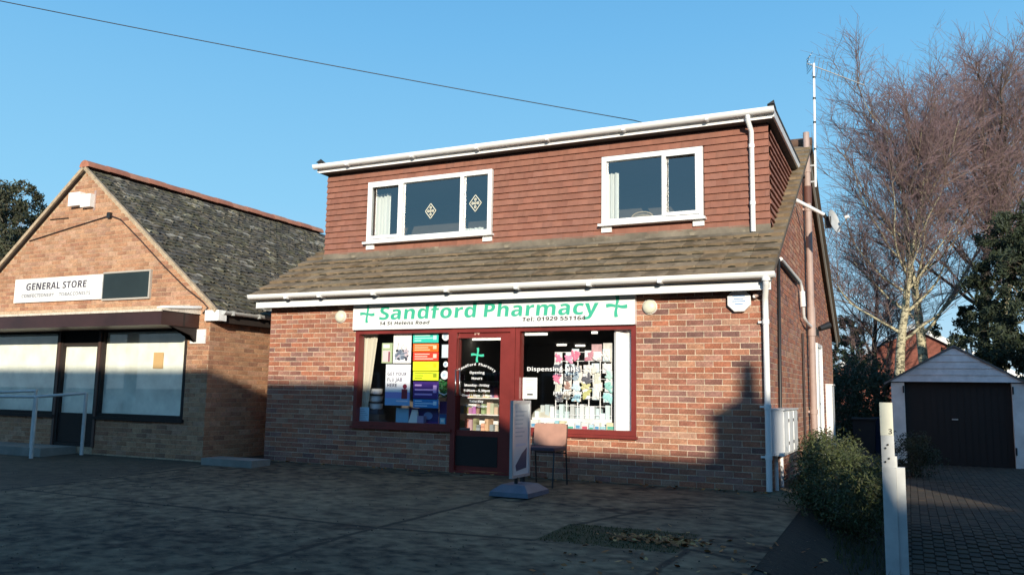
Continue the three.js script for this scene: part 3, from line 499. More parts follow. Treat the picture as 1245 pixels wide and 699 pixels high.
{
  const Z = -.075;
  const bars = (x, bg, fg, seed) => print(160, 48, (c, w, h) => { const q = rng(seed); c.fillStyle = bg; c.fillRect(0, 0, w, h); c.fillStyle = fg; for (let i = 0; i < 3; i++) c.fillRect(10, 8 + i * 13, 40 + q() * 90, 5); c.fillRect(w - 34, 10, 22, 22); });
  const strips = [[405.6, 416.7, '#37c4b0', '#bff3ea', 'teal'], [417.7, 427.7, '#f26a1f', '#ffd0a6', 'orange'], [428.2, 438.8, '#e8402a', '#ffd0c0', 'red'], [439.6, 450.6, '#f4ee2e', '#d8c913', 'bright yellow'], [451.4, 462.4, '#d6ea2a', '#8e9c10', 'lime yellow'], [464, 484.4, '#43257c', '#c9a8e8', 'deep purple'], [485.4, 496, '#2a86c8', '#c6e6fa', 'mid blue']];
  strips.forEach(([a, b, bg, fg, n], i) => sheetAt('service_panel', n + ' panel in the stack of coloured service strips in the left shop window', 'poster', 502, a, 533, b, Z, std(col(1, 1, 1), .5, { map: bars(0, bg, fg, 40 + i) })));
  sheetAt('poster', 'poster lettered GET YOUR FLU JAB HERE in the left shop window', 'poster', 468.3, 443, 498.4, 493, Z, std(col(1, 1, 1), .5, { map: print(240, 400, (c, w, h) => {
    c.fillStyle = '#f3f4f8'; c.fillRect(0, 0, w, h); c.fillStyle = '#8f93d8'; c.fillRect(0, 270, w, 60); c.fillStyle = '#7ab0e0'; c.fillRect(0, 330, w, 70); c.fillStyle = '#3a3550'; c.font = 'bold 47px sans-serif'; c.fillText('GET YOUR', 14, 110, 190); c.fillText('FLU JAB', 14, 165, 150); c.fillText('HERE', 14, 220, 100); c.fillStyle = '#7c1730'; c.beginPath(); c.ellipse(190, 215, 20, 24, 0, 0, 7); c.fill(); c.fillRect(160, 240, 55, 95); c.fillStyle = '#d8dcf0'; c.fillRect(110, 350, 110, 14); }) }));
  sheetAt('poster', 'white poster with a grey photograph above the flu jab poster', 'poster', 478, 406.5, 499.7, 441.5, Z, std(col(1, 1, 1), .5, { map: print(200, 300, (c, w, h) => { const q = rng(5); c.fillStyle = '#f4f2ee'; c.fillRect(0, 0, w, h); for (let i = 0; i < 70; i++) { c.fillStyle = ['#3a3c48', '#6a7486', '#9aa2b0', '#c8b8c0'][Math.floor(q() * 4)]; c.beginPath(); c.ellipse(30 + q() * 140, 170 + q() * 90, 8 + q() * 22, 5 + q() * 14, q() * 3, 0, 7); c.fill(); } c.strokeStyle = '#555a66'; c.lineWidth = 3; for (let i = 0; i < 6; i++) { c.beginPath(); c.moveTo(30 + i * 26, 180); c.lineTo(20 + q() * 160, 60 + q() * 60); c.stroke(); } }) }));
  sheetAt('poster', 'small pink and green poster beside the white photograph poster', 'poster', 464, 417, 476.8, 441.5, Z, std(col(1, 1, 1), .5, { map: print(96, 160, (c, w, h) => { c.fillStyle = '#a8b890'; c.fillRect(0, 0, w, h); c.fillStyle = '#e2c6c8'; c.fillRect(8, 60, 70, 90); c.fillStyle = '#7c2c44'; c.fillRect(60, 70, 14, 80); c.fillStyle = '#f2eee0'; c.fillRect(10, 10, 60, 30); }) }));
  const discs = [[541.8, 409, .062, 'topmost'], [541.8, 443, .042, 'small'], [540.5, 456, .064, 'lowest large']];
  discs.forEach(([px, py, r, n]) => { const p = at(px, py, 'z', Z), g = new G(); g.add(new THREE.CylinderGeometry(r, r, .004, 28), new THREE.Matrix4().makeTranslation(p.x, p.y, Z).multiply(new THREE.Matrix4().makeRotationX(Math.PI / 2))); const o = thing('round_sticker', n + ' round white sticker on the glass beside the service strips', 'sticker', [p.x, p.y - r, Z]); g.build('disc', card([.78, .84, .88]), o); const k = new G(); for (let i = -1; i < 2; i++) k.box(p.x - r * .6, p.y + i * r * .32 - .006, Z + .002, p.x + r * (.3 + .2 * i), p.y + i * r * .32 + .006, Z + .004); k.build('print', card([.3, .45, .6]), o); });
  sheetAt('notice', 'pale square notice between the round stickers', 'notice', 537, 419, 546, 435, Z, card([.6, .68, .74]));
  sheetAt('notice', 'pale blue sheet in the bottom corner by the cream drape', 'notice', 433.5, 495, 448, 519, Z, std(col(1, 1, 1), .5, { map: print(100, 160, (c, w, h) => { c.fillStyle = '#a9cfe2'; c.fillRect(0, 0, w, h); c.fillStyle = '#6e93aa'; for (let i = 0; i < 9; i++) c.fillRect(12, 16 + i * 15, 50 + (i * 37) % 28, 4); }) }));
  sheetAt('advert_card', 'tall pale blue display panel below the flu jab poster', 'display', 481, 496, 496.5, 519.5, -.2, card([.22, .48, .68]));
  sheetAt('advert_card', 'purple and blue display board at the foot of the service strips', 'display', 497, 496.5, 533, 521, -.24, std(col(1, 1, 1), .5, { map: print(200, 140, (c, w, h) => { c.fillStyle = '#2d2f78'; c.fillRect(0, 0, w, h); c.fillStyle = '#5a3a90'; c.fillRect(0, 90, w, 50); c.fillStyle = '#7b9ad0'; c.beginPath(); c.ellipse(130, 50, 30, 26, 0, 0, 7); c.fill(); c.fillStyle = '#d04a5a'; c.fillRect(60, 84, 30, 12); }) }));
  sheetAt('advert_card', 'dark purple card beside the blue display board', 'display', 534, 488, 546, 503, -.2, card([.09, .03, .16]));
  sheetAt('advert_card', 'cyan and white card at the corner by the door frame', 'display', 533.5, 503.5, 546, 521, -.16, std(col(1, 1, 1), .5, { map: print(80, 110, (c, w, h) => { c.fillStyle = '#1d4f8a'; c.fillRect(0, 0, w, h); c.fillStyle = '#8fd4e6'; c.fillRect(8, 30, 40, 60); c.fillStyle = '#f0f4f0'; c.fillRect(14, 40, 24, 20); }) }));
  // green holly wreath with a white ribbon
  { const p = at(540, 472, 'z', -.12), o = thing('leafy_garland', 'green garland with white ribbon hanging beside the purple strip', 'garland', [p.x, p.y - .13, -.12]), g = new G(), q = rng(8); for (let i = 0; i < 160; i++) { const c = V3(p.x + (q() - .5) * .16, p.y + (q() - .5) * .24, -.12 + (q() - .5) * .05), a = V3(q() - .5, q() - .5, q() - .5).normalize().multiplyScalar(.03), b = V3(q() - .5, q() - .5, q() - .5).normalize().multiplyScalar(.02); g.quad(c.clone().sub(a), c.clone().add(b), c.clone().add(a), c.clone().sub(b)); } tag(g.build('leaves', card([.03, .17, .05]), o), null, null, null, 'stuff'); new G().tube([V3(p.x - .1, p.y + .03, -.09), V3(p.x - .06, p.y - .07, -.09), V3(p.x + .02, p.y - .1, -.09), V3(p.x + .1, p.y - .06, -.09), V3(p.x + .11, p.y + .02, -.09)], .012, 6).build('ribbon', card([.75, .75, .72]), o); }
  // cream drape, narrowing downwards
  { const a = at(438, 405, 'z', -.16), b = at(460, 405, 'z', -.16), y0 = at(440, 500, 'z', -.16).y; curtain('window_drape', 'cream drape narrowing downwards at the edge of the left shop window', a.x, b.x, y0, a.y, -.16, 5, phys(col(.74, .70, .58), .95, { transmission: .2, thickness: 0 }), null, .45); }
  // white tubs on the window shelf
  for (let k = 0; k < 3; k++) { const p = at(457, 476 + k * 9, 'z', -.35), o = thing('white_tub', 'white rounded tub in the stack beside the drape', 'tub', [p.x, p.y - .045, -.35], 'stacked white tubs'); new G().tube([V3(p.x, p.y - .045, -.35), V3(p.x, p.y - .03, -.35), V3(p.x, p.y + .03, -.35)], [.07, .1, .105], 16).build('body', white, o); new G().tube([V3(p.x, p.y + .031, -.35), V3(p.x, p.y + .044, -.35)], .11, 16).build('lid', card([.6, .62, .64]), o); }
  { const p = at(457, 512, 'z', -.35), o = thing('box_stack', 'dark boxed goods under the white tubs', 'boxes', [p.x, .6, -.35]); for (let k = 0; k < 3; k++) { const w = .13 - k * .012; new G().box(p.x - w, .601 + k * .085, -.45, p.x + w - .02 * k, .683 + k * .085, -.28).build('box', card([[.12, .1, .1], [.2, .16, .14], [.1, .12, .16]][k]), o); } }
  { const p = at(503, 514, 'z', -.16), o = thing('folded_card', 'white folded display card standing before the blue board', 'card', [p.x, .601, -.16]), g = new G(); const y0 = .602, y1 = at(503, 498, 'z', -.16).y; g.quad(V3(p.x - .1, y0, -.13), V3(p.x + .07, y0, -.13), V3(p.x + .05, y1, -.18), V3(p.x - .05, y1, -.18)); g.quad(V3(p.x + .07, y0, -.23), V3(p.x - .1, y0, -.23), V3(p.x - .05, y1, -.182), V3(p.x + .05, y1, -.182)); g.build('leaf', card([.72, .72, .7]), o); new G().box(p.x + .08, y0, -.2, p.x + .19, y0 + .17, -.12).build('carton', card([.3, .26, .42]), o); }
}
{ // right window: white wire rack of carded goods, notice, white side panel
  const Z = -.3;
  { const a = at(747, 400, 'z', -.1), b = at(767.5, 400, 'z', -.1); curtain('side_blind', 'plain white vertical blind at the edge of the right shop window', a.x, b.x, .67, 1.99, -.1, 1, std(col(.88, .87, .84), .8)); }
  const rk = thing('display_rack', 'white wire rack hung with carded goods in the right shop window', 'rack', [at(712, 500, 'z', Z).x, .6, Z]), g = new G(), xa = at(676, 470, 'z', Z).x, xb = at(744, 470, 'z', Z).x, ya = .6, yb = at(730, 428, 'z', Z).y;
  for (let i = 0; i <= 5; i++) { const x = xa + (xb - xa) * i / 5; g.bar(V3(x, ya, Z), V3(x, yb, Z), .012, .012); } for (let k = 0; k <= 9; k++) g.bar(V3(xa, ya + (yb - ya) * k / 9, Z), V3(xb, ya + (yb - ya) * k / 9, Z), .007, .007); g.box(xa - .05, .6, Z - .12, xb + .05, .612, Z + .1); g.build('frame', white, rk);
  const rows = [433, 448, 459, 470, 481, 492], cx = [680, 691, 702, 713, 727, 739], q = rng(99);
  const tone = [[.75, .22, .35], [.8, .3, .45], [.75, .2, .3], [.55, .25, .3], [.78, .78, .76], [.75, .74, .7], [.09, .1, .12], [.1, .1, .12], [.16, .18, .22], [.7, .7, .66], [.75, .72, .62], [.72, .74, .74], [.7, .2, .32], [.12, .12, .13], [.3, .38, .45], [.12, .12, .14], [.6, .6, .5], [.45, .68, .62], [.6, .6, .5], [.35, .2, .16], [.55, .68, .75], [.6, .58, .3], [.72, .72, .7], [.3, .6, .55], [.12, .12, .14], [.4, .36, .3], [.4, .62, .72], [.5, .5, .2], [.7, .7, .68], [.35, .66, .66]];
  const hue = t => { const [r, g, b] = t; return Math.max(r, g, b) < .25 ? 'black' : r > .5 && g < .4 ? 'pink' : g > r && b > .5 ? 'pale blue' : r > .4 && b < .35 ? 'olive yellow' : Math.min(r, g, b) > .58 ? 'white' : g > r ? 'grey-green' : 'brown'; }, rowName = ['top', 'second', 'middle', 'fourth', 'bottom'];
  rows.slice(0, 5).forEach((py, r) => cx.forEach((px, c) => { const t = tone[(r * 6 + c) % tone.length], gr = 'carded goods on the rack';
    const p = at(px + (q() - .5) * 5, py + (q() - .5) * 5, 'z', Z + .03), x = p.x, y = p.y, wd = .042 + .028 * q(), ht = .055 + .03 * q(), dz = .012 * ((r + c) % 3), o = thing('blister_card', hue(t) + ' goods on a white card in the ' + rowName[r] + ' row of the wire rack', 'card', [x, y - ht, Z + .02], gr);
    new G().box(x - wd, y - ht, Z + .016 + dz, x + wd, y + ht, Z + .019 + dz).build('backing', card([[.74, .74, .72], [.6, .7, .74], [.72, .66, .6], [.76, .76, .76]][Math.floor(q() * 4)]), o);
    const s = new G(); for (let i = 0; i < 9; i++) { const u = x + (q() - .5) * wd * 1.5, v = y - .005 + (q() - .5) * ht * 1.3, e = .015 + .022 * q(); s.add(new THREE.IcosahedronGeometry(1, 1), new THREE.Matrix4().makeTranslation(u, v, Z + .026 + dz).multiply(new THREE.Matrix4().makeRotationZ(q() * 3)).multiply(new THREE.Matrix4().makeScale(e * 1.5, e * .7, .008))); } s.build('goods', card(t, .35), o); }));
  for (const [a, b, c, d, k, n] of [[719.5, 418.5, 732, 438, [.62, .4, .42], 'pinkish'], [733.5, 417, 745, 440, [.74, .72, .68], 'white']]) sheetAt('header_card', n + ' header card at the top of the wire rack', 'card', a, b, c, d, Z + .02, std(col(...k), .5, { map: T.wash }));
  sheetAt('notice', 'white notice taped inside the right shop window by the door', 'notice', 635.5, 459, 653, 485, -.075, std(col(1, 1, 1), .5, { map: print(140, 200, (c, w, h) => { c.fillStyle = '#f4f4f0'; c.fillRect(0, 0, w, h); c.fillStyle = '#9a9a98'; for (let i = 0; i < 5; i++) c.fillRect(30, 24 + i * 20, 80 - (i * 23) % 30, 5); c.fillStyle = '#4a4a4a'; c.fillRect(44, 150, 56, 16); }) }));
  const lt = new G(), p = at(641, 451, 'z', -.052); lettering(lt, 'Dispensing NHS', p.x, p.y, -.052, .055, at(704, 451, 'z', -.052).x - p.x, .002); lettering(lt, 'prescriptions', at(673, 479, 'z', -.052).x, at(673, 479, 'z', -.052).y, -.052, .045, .42, .002); lt.build('lettering', white, winR);
  // goods along the window shelf
  const hues = [[.7, .7, .66], [.45, .62, .7], [.74, .72, .66], [.3, .55, .6], [.66, .6, .4], [.72, .72, .72], [.6, .66, .7]];
  { const a = at(648, 505, 'z', -.3).x, b = at(745, 505, 'z', -.3).x, o = thing('display_plinth', 'long white paper-covered plinth along the right window', 'plinth', [(a + b) / 2, .601, -.4]); new G().box(a, .601, -.55, b, .80, -.27).build('plinth', std(col(.82, .83, .83), .8, { map: T.wash }), o); const k = new G(); for (let u = a + .05; u < b - .06; u += .085) k.box(u, .72, -.269, u + .05, .735, -.267); k.build('price_strip', card([.3, .3, .32]), o); const tp = new G(), q2 = rng(17); for (let u = a + .03; u < b - .1; u += .075) { { const w = .45 + .4 * q2(); tp.tint(col(w * (.8 + .2 * q2()), w, w * (.95 + .12 * q2()))); }; const h = .06 + .16 * q2(); tp.box(u, .801, -.5 + .1 * q2(), u + .062, .801 + h, -.34 + .06 * q2()); } tag(tp.build('stock', std(col(1, 1, 1), .5, { vertexColors: true }), o), null, null, null, 'stuff'); }
  let x = at(648, 520, 'z', -.25).x; for (let i = 0; x < at(744, 520, 'z', -.25).x; i++) { const w = rr(.06, .13), h = rr(.07, .17), o = thing('boxed_product', (h > .13 ? 'tall ' : h > .1 ? 'medium ' : 'short ') + ['cream', 'light blue', 'ivory', 'teal', 'straw', 'white', 'pale grey'][i % 7] + ' carton with a ' + ['blue', 'red', 'green'][i % 3] + ' band on the right window shelf', 'carton', [x + w / 2, .601, -.2], 'cartons along the right window shelf'); new G().box(x, .601, -.25, x + w, .601 + h, -.16).build('carton', std(col(...hues[i % 7]), .5), o); new G().box(x + w * .12, .601 + h * .45, -.1598, x + w * .88, .601 + h * .7, -.1585).build('printed_band', card([[.1, .3, .5], [.5, .1, .15], [.1, .4, .3]][i % 3]), o); x += w + .012; }
  { const c = at(665, 500, 'z', -.42), o = thing('cushion_pack', 'cream packed pillow behind the cartons on the window shelf', 'pack', [c.x, .61, -.42]); new G().add(new THREE.SphereGeometry(1, 20, 12), new THREE.Matrix4().makeTranslation(c.x, .78, -.42).multiply(new THREE.Matrix4().makeScale(.24, .17, .12))).build('pack', std(col(.6, .58, .48), .5, { map: T.soft }), o); }
}
// ---- fittings on the front wall
for (const [px, py, l] of [[413.5, 385, 'round white bulkhead lamp on the brickwork between store and sign'], [790, 373, 'round white bulkhead lamp on the brickwork beside the alarm box']]) {
  const p = at(px, py, 'z', .03), o = thing('wall_lamp', l, 'lamp', [p.x, p.y - .1, .03]); const mk = (a, b, r0, r1) => new THREE.CylinderGeometry(r1, r0, b - a, 32).rotateX(Math.PI / 2).translate(p.x, p.y, (a + b) / 2);
  new G().add(mk(.002, .03, .1, .098)).build('base', M.upvc, o);
  const d = new THREE.SphereGeometry(.093, 28, 12, 0, 2 * Math.PI, 0, Math.PI / 2).rotateX(Math.PI / 2).scale(1, 1, .62).translate(p.x, p.y, .031); new G().add(d).build('diffuser', phys(col(.78, .76, .62), .3, { transmission: .15, thickness: 0 }), o);
}
{ const p = at(900, 366, 'z', .0), o = thing('alarm_box', 'white octagonal alarm box with blue lettering high on the brick corner', 'alarm', [p.x, p.y - .15, 0]), s = new THREE.Shape(), r = .138; for (let k = 0; k < 8; k++) { const a = Math.PI / 8 + k * Math.PI / 4; k ? s.lineTo(r * Math.cos(a) * 1.02, r * Math.sin(a)) : s.moveTo(r * Math.cos(a) * 1.02, r * Math.sin(a)); } s.closePath();
  new G().add(new THREE.ExtrudeGeometry(s, { depth: .055, bevelEnabled: true, bevelSize: .012, bevelThickness: .012, bevelSegments: 3 }), new THREE.Matrix4().makeTranslation(p.x, p.y, .014)).build('case', M.upvc, o);
  const g = new G(); for (const [y, w] of [[.055, .15], [.02, .12], [-.012, .16], [-.045, .1]]) g.box(p.x - w / 2, p.y + y - .006, .0815, p.x + w / 2, p.y + y + .006, .083); g.build('print', card([.16, .32, .58]), o); }
{ const p = at(921, 358.6, 'z', .06), o = thing('motion_sensor', 'small brown motion sensor under the eaves by the corner', 'sensor', [p.x, p.y, .03]); new G().bar(V3(p.x + .06, p.y + .04, .005), V3(p.x + .05, p.y + .04, .05), .03, .03).build('bracket', M.brown, o); new G().tube([V3(p.x + .06, p.y + .04, .05), V3(p.x - .03, p.y - .02, .09)], [.026, .03], 12).build('body', M.soil, o); new G().tube([V3(p.x - .03, p.y - .02, .09), V3(p.x - .045, p.y - .03, .1)], [.028, .012], 12).build('lens', white, o); }

// ------------------------------------------------------------------ fittings on the side wall
for (let k = 0; k < 3; k++) {
  const z0 = -.1 - k * .47, y0 = .43, o = thing('meter_box', ['white meter cabinet beside the corner downpipe', 'white meter cabinet in the middle of the row of three', 'white meter cabinet at the rear of the row, beside the soil pipe'][k], 'cabinet', [.1, y0, z0 - .22]);
  const g = new G(); g.box(.002, y0, z0 - .44, .19, y0 + .55, z0); g.box(.002, y0 + .55, z0 - .46, .21, y0 + .57, z0 + .01); g.build('case', M.upvc, o); new G().box(.19, y0 + .03, z0 - .42, .2, y0 + .53, z0 - .02).build('door', M.whitePaint, o); for (const yy of [.12, .4]) new G().box(.2, y0 + yy, z0 - .43, .207, y0 + yy + .04, z0 - .4).build('hinge', M.black, o);
  if (k < 2) new G().tube([V3(.07, y0 - .001, z0 - .2), V3(.07, -.1, z0 - .2)], .025, 10).build('supply_pipe', M.upvc, o);
}
{
  const g = new G(); g.tube([V3(.1, -.05, -4.7), V3(.1, 2.35, -4.7)], .055, 14); g.tube([V3(.1, 2.2, -4.7), V3(.1, 2.7, -4.7)], .068, 14); g.tube([V3(.1, 2.6, -4.7), V3(.1, 5.85, -4.7)], .055, 14); for (const y of [.9, 4.45, 5.15]) { g.tube([V3(.1, y - .04, -4.7), V3(.1, y + .04, -4.7)], .066, 14); g.box(.005, y - .02, -4.72, .1, y + .02, -4.68); }
  tag(g.build('soil_pipe', M.soil, ph), 'dull brown soil pipe rising past the roof edge');
  new G().tube([V3(.1, 4.55, -4.7), V3(.1, 4.86, -4.7)], .066, 14).build('pipe_collar', std(col(.12, .05, .04), .7), ph);
  const b = new G(); b.tube([V3(.035, 1.0, -1.05), V3(.035, 3.02, -1.2), V3(.045, 3.0, -1.6), V3(.05, 2.96, -3.4)], .022, 8); b.build('waste_pipe', M.black, ph);
  const w = new G(); w.tube([V3(.06, 3.03, -1.25), V3(.06, 3.0, -3.45), V3(.075, 2.9, -3.6), V3(.075, 2.45, -3.75), V3(.085, 2.38, -4.2), V3(.1, 2.36, -4.6)], .026, 10); w.tube([V3(.075, 2.62, -3.68), V3(.075, 2.86, -3.62)], .045, 10); w.build('waste_pipe', M.upvc, ph);
  new G().tube([V3(.03, -.05, -3.9), V3(.03, 2.2, -3.95)], .018, 8).build('cable_conduit', M.cable, ph);
  const d = new G(); d.box(.003, -.1, -6.0, .075, 2.16, -5.94); d.box(.003, -.1, -6.9, .075, 2.16, -6.84); d.box(.003, 2.1, -6.84, .073, 2.16, -6.0); d.box(.003, -.1, -6.83, .04, 2.09, -6.01); const dr = d.build('side_door', M.upvc, ph); new G().box(.041, 1.0, -6.1, .09, 1.05, -6.06).build('handle', M.metal, dr);
  const c = new G(); c.box(.003, -.1, -8.75, .13, 1.4, -8.2); c.box(.003, 1.4, -8.77, .15, 1.43, -8.18); c.build('side_cupboard', M.upvc, ph);
}
{ const p = at(1000, 398, 'x', .12), o = thing('side_lamp', 'small black lantern above the white side door', 'lamp', [.1, p.y - .1, p.z]); new G().box(.006, p.y - .16, p.z - .05, .03, p.y, p.z + .05).build('bracket', M.black, o); new G().tube([V3(.03, p.y - .1, p.z), V3(.1, p.y - .02, p.z)], .015, 8).build('arm', M.black, o); new G().tube([V3(.08, p.y - .03, p.z + .05), V3(.24, p.y + .05, p.z - .1)], [.05, .07], 12).build('head', M.black, o); }
{ // satellite dish
  const o = thing('satellite_dish', 'white satellite dish on a bracket beside the soil pipe', 'dish', [0, 4.0, -5.5]), c = at(1013, 270, 'x', .55), g = new G(); const a = V3(.005, c.y + .32, c.z + .55), e = V3(.42, c.y + .12, c.z + .1);
  g.tube([a, e], .03, 10); g.box(.004, a.y - .12, a.z - .06, .02, a.y + .12, a.z + .06); g.build('arm', M.upvc, o);
  const m = new G(); m.tube([e, V3(.5, c.y, c.z + .02)], .03, 8); m.box(.43, c.y - .09, c.z - .05, .53, c.y + .09, c.z + .07); m.build('mount', M.black, o);
  const q = V3(.93, .2, .32).normalize(), prof = range(0, 8, 1).map(i => new THREE.Vector2(.2 * i / 8 + .0001, .05 * (i / 8) ** 2)), L = new THREE.LatheGeometry(prof, 28), L2 = new THREE.LatheGeometry(prof.map(v => new THREE.Vector2(v.x, v.y + .006)), 28), mt = new THREE.Matrix4().makeRotationFromQuaternion(new THREE.Quaternion().setFromUnitVectors(V3(0, 1, 0), q)).setPosition(.53, c.y, c.z);
  const d = new G(); d.add(L, mt); d.add(L2, mt); d.build('reflector', std(col(.55, .55, .54), .5, { side: THREE.DoubleSide, map: T.soft }), o); const tip = V3(.53, c.y, c.z).addScaledVector(q, .3); new G().tube([V3(.55, c.y - .25, c.z), tip], .008, 6).build('feed_arm', M.galv, o); new G().tube([tip, tip.clone().addScaledVector(q, -.06)], .03, 10).build('receiver', M.upvc, o); }
{ // television aerial on its mast
  const z = -4.95, x = .21, o = thing('television_aerial', 'white television aerial mast with a long comb boom above the roof edge', 'aerial', [x, 4.9, z]), tp = at(990, 77, 'z', z), g = new G(); g.tube([V3(x, 4.9, z), V3(tp.x, tp.y, z)], .021, 10); g.build('mast', M.upvc, o);
  for (const y of [5.6, 6.1, 6.55, 6.95]) new G().tube([V3(x + (tp.x - x) * (y - 4.9) / (tp.y - 4.9), y - .02, z), V3(x + (tp.x - x) * (y - 4.9) / (tp.y - 4.9), y + .02, z)], .026, 8).build('clip', M.black, o); const br = new G(); br.bar(V3(.0, 5.0, z), V3(x, 5.0, z), .03, .03); br.bar(V3(.0, 5.3, z), V3(x, 5.3, z), .03, .03); br.build('bracket', M.galv, o);
  const e = at(1050, 92, 'z', z), a = V3(tp.x - .12, tp.y + .02, z), b = new G(); b.tube([a, V3(e.x, e.y, z - .5)], .011, 6); b.build('boom', M.galv, o);
  for (let i = 0; i < 13; i++) { const t = .12 + .86 * i / 12, c = a.clone().lerp(V3(e.x, e.y, z - .5), t), l = .16 - .05 * t; new G().tube([c.clone().add(V3(-.04, -l, -.06)), c.clone().add(V3(.04, l, .06))], .005, 5).build('element', M.galv, o); }
  const rf = new G(); for (let i = -3; i <= 3; i++) rf.tube([a.clone().add(V3(-.02, i * .045, -.17)), a.clone().add(V3(.03 + Math.abs(i) * .03, i * .045, .17))], .005, 5); rf.build('reflector', M.galv, o); }

// ------------------------------------------------------------------ pavement sign and chair
{
  const x = -2.58, zc = 1.52, y = gh(x, zc) + .004, o = thing('pavement_sign', 'narrow pavement sign in a metal frame on a blue-grey plastic foot', 'sign', [x, y, zc]);
  const b = new G(), q = (k, h, r) => [V3(x - k * .24 - r, y + h, zc + k * .3 + r), V3(x + k * .24 + r, y + h, zc + k * .3 + r), V3(x + k * .24 + r, y + h, zc - k * .3 - r), V3(x - k * .24 - r, y + h, zc - k * .3 - r)];
  const rings = [q(1.03, .0, 0), q(1.0, .05, 0), q(.62, .125, 0), q(.25, .14, 0)]; for (let i = 0; i < 3; i++) for (let k = 0; k < 4; k++) { const n = (k + 1) % 4; b.quad(rings[i][k], rings[i][n], rings[i + 1][n], rings[i + 1][k]); } b.quad(...rings[3]);
  b.build('foot', std(col(.13, .17, .23), .55, { map: T.soft }), o);
  const y0 = y + .2, y1 = at(635, 487, 'z', zc).y, z0 = zc - .25, z1 = zc + .25, f = new G(); f.box(x - .02, y0, z0, x + .02, y1, z0 + .035); f.box(x - .02, y0, z1 - .035, x + .02, y1, z1); f.box(x - .02, y1 - .035, z0 + .035, x + .02, y1, z1 - .035); f.box(x - .02, y0, z0 + .035, x + .02, y0 + .035, z1 - .035); f.build('frame', phys(col(.62, .64, .66), .35, { metalness: .6 }), o);
  for (const s of [-1, 1]) new G().tube([V3(x, y + .125, zc + s * .1), V3(x, y0 + .01, zc + s * .1)], .022, 10).build('spring', M.black, o);
  const pr = print(200, 380, (c, w, h) => { const k = rng(4); c.fillStyle = '#cfd4d6'; c.fillRect(0, 0, w, h); c.fillStyle = '#9fb0ba'; for (let i = 0; i < 7; i++) c.fillRect(22, 40 + i * 22, 90 + k() * 60, 7); c.fillStyle = '#3a4a66'; c.beginPath(); c.moveTo(30, 330); c.lineTo(110, 270); c.lineTo(175, 240); c.lineTo(170, 350); c.lineTo(40, 360); c.fill(); c.fillStyle = '#b8c8d8'; c.fillRect(30, 215, 130, 14); });
  const g = new G(); g.quad(V3(x + .012, y0 + .035, z1 - .035), V3(x + .012, y0 + .035, z0 + .035), V3(x + .012, y1 - .035, z0 + .035), V3(x + .012, y1 - .035, z1 - .035), [[0, 0], [1, 0], [1, 1], [0, 1]]); g.quad(V3(x - .012, y0 + .035, z0 + .035), V3(x - .012, y0 + .035, z1 - .035), V3(x - .012, y1 - .035, z1 - .035), V3(x - .012, y1 - .035, z0 + .035), [[0, 0], [1, 0], [1, 1], [0, 1]]); g.build('poster', phys(col(1, 1, 1), .4, { map: pr, clearcoat: .3 }), o);
}
{
  const x0 = -2.86, x1 = -2.40, zb = .48, zf = .9, y = gh(-2.6, .7) + .004, o = thing('stacking_chair', 'stacking chair with tan padded back, standing behind the pavement sign', 'chair', [(x0 + x1) / 2, y, .7]);
  for (const x of [x0 + .015, x1 - .015]) { const g = new G(); g.tube([V3(x, y, zb - .05), V3(x, y + .44, zb), V3(x, y + .76, zb - .04)], .011, 8); g.build('leg', M.black, o); const h = new G(); h.tube([V3(x, y, zf + .02), V3(x, y + .42, zf - .02), V3(x, y + .44, zf - .06), V3(x, y + .44, zb)], .011, 8); h.build('leg', M.black, o); }
  new G().tube([V3(x0 + .015, y + .4, zb), V3(x1 - .015, y + .4, zb)], .009, 6).build('crossbar', M.black, o);
  const pad = (y0, y1, z0, z1) => { const s = new THREE.Shape(), w = (x1 - x0) / 2 - .012, h = (y1 - y0) / 2, r = .04; s.moveTo(-w + r, -h); s.lineTo(w - r, -h); s.quadraticCurveTo(w, -h, w, -h + r); s.lineTo(w, h - r); s.quadraticCurveTo(w, h, w - r, h); s.lineTo(-w + r, h); s.quadraticCurveTo(-w, h, -w, h - r); s.lineTo(-w, -h + r); s.quadraticCurveTo(-w, -h, -w + r, -h); return new THREE.ExtrudeGeometry(s, { depth: .02, bevelEnabled: true, bevelSize: .008, bevelThickness: .012, bevelSegments: 3, curveSegments: 6 }); };
  new G().add(pad(0, .27), new THREE.Matrix4().makeTranslation((x0 + x1) / 2, y + .625, zb + .0).multiply(new THREE.Matrix4().makeRotationX(-.12))).build('backrest', std(col(.50, .27, .20), .85, { map: T.soft }), o);
  new G().add(pad(0, .42), new THREE.Matrix4().makeTranslation((x0 + x1) / 2, y + .455, .7).multiply(new THREE.Matrix4().makeRotationX(-Math.PI / 2))).build('seat', std(col(.10, .065, .085), .9, { map: T.soft }), o);
}

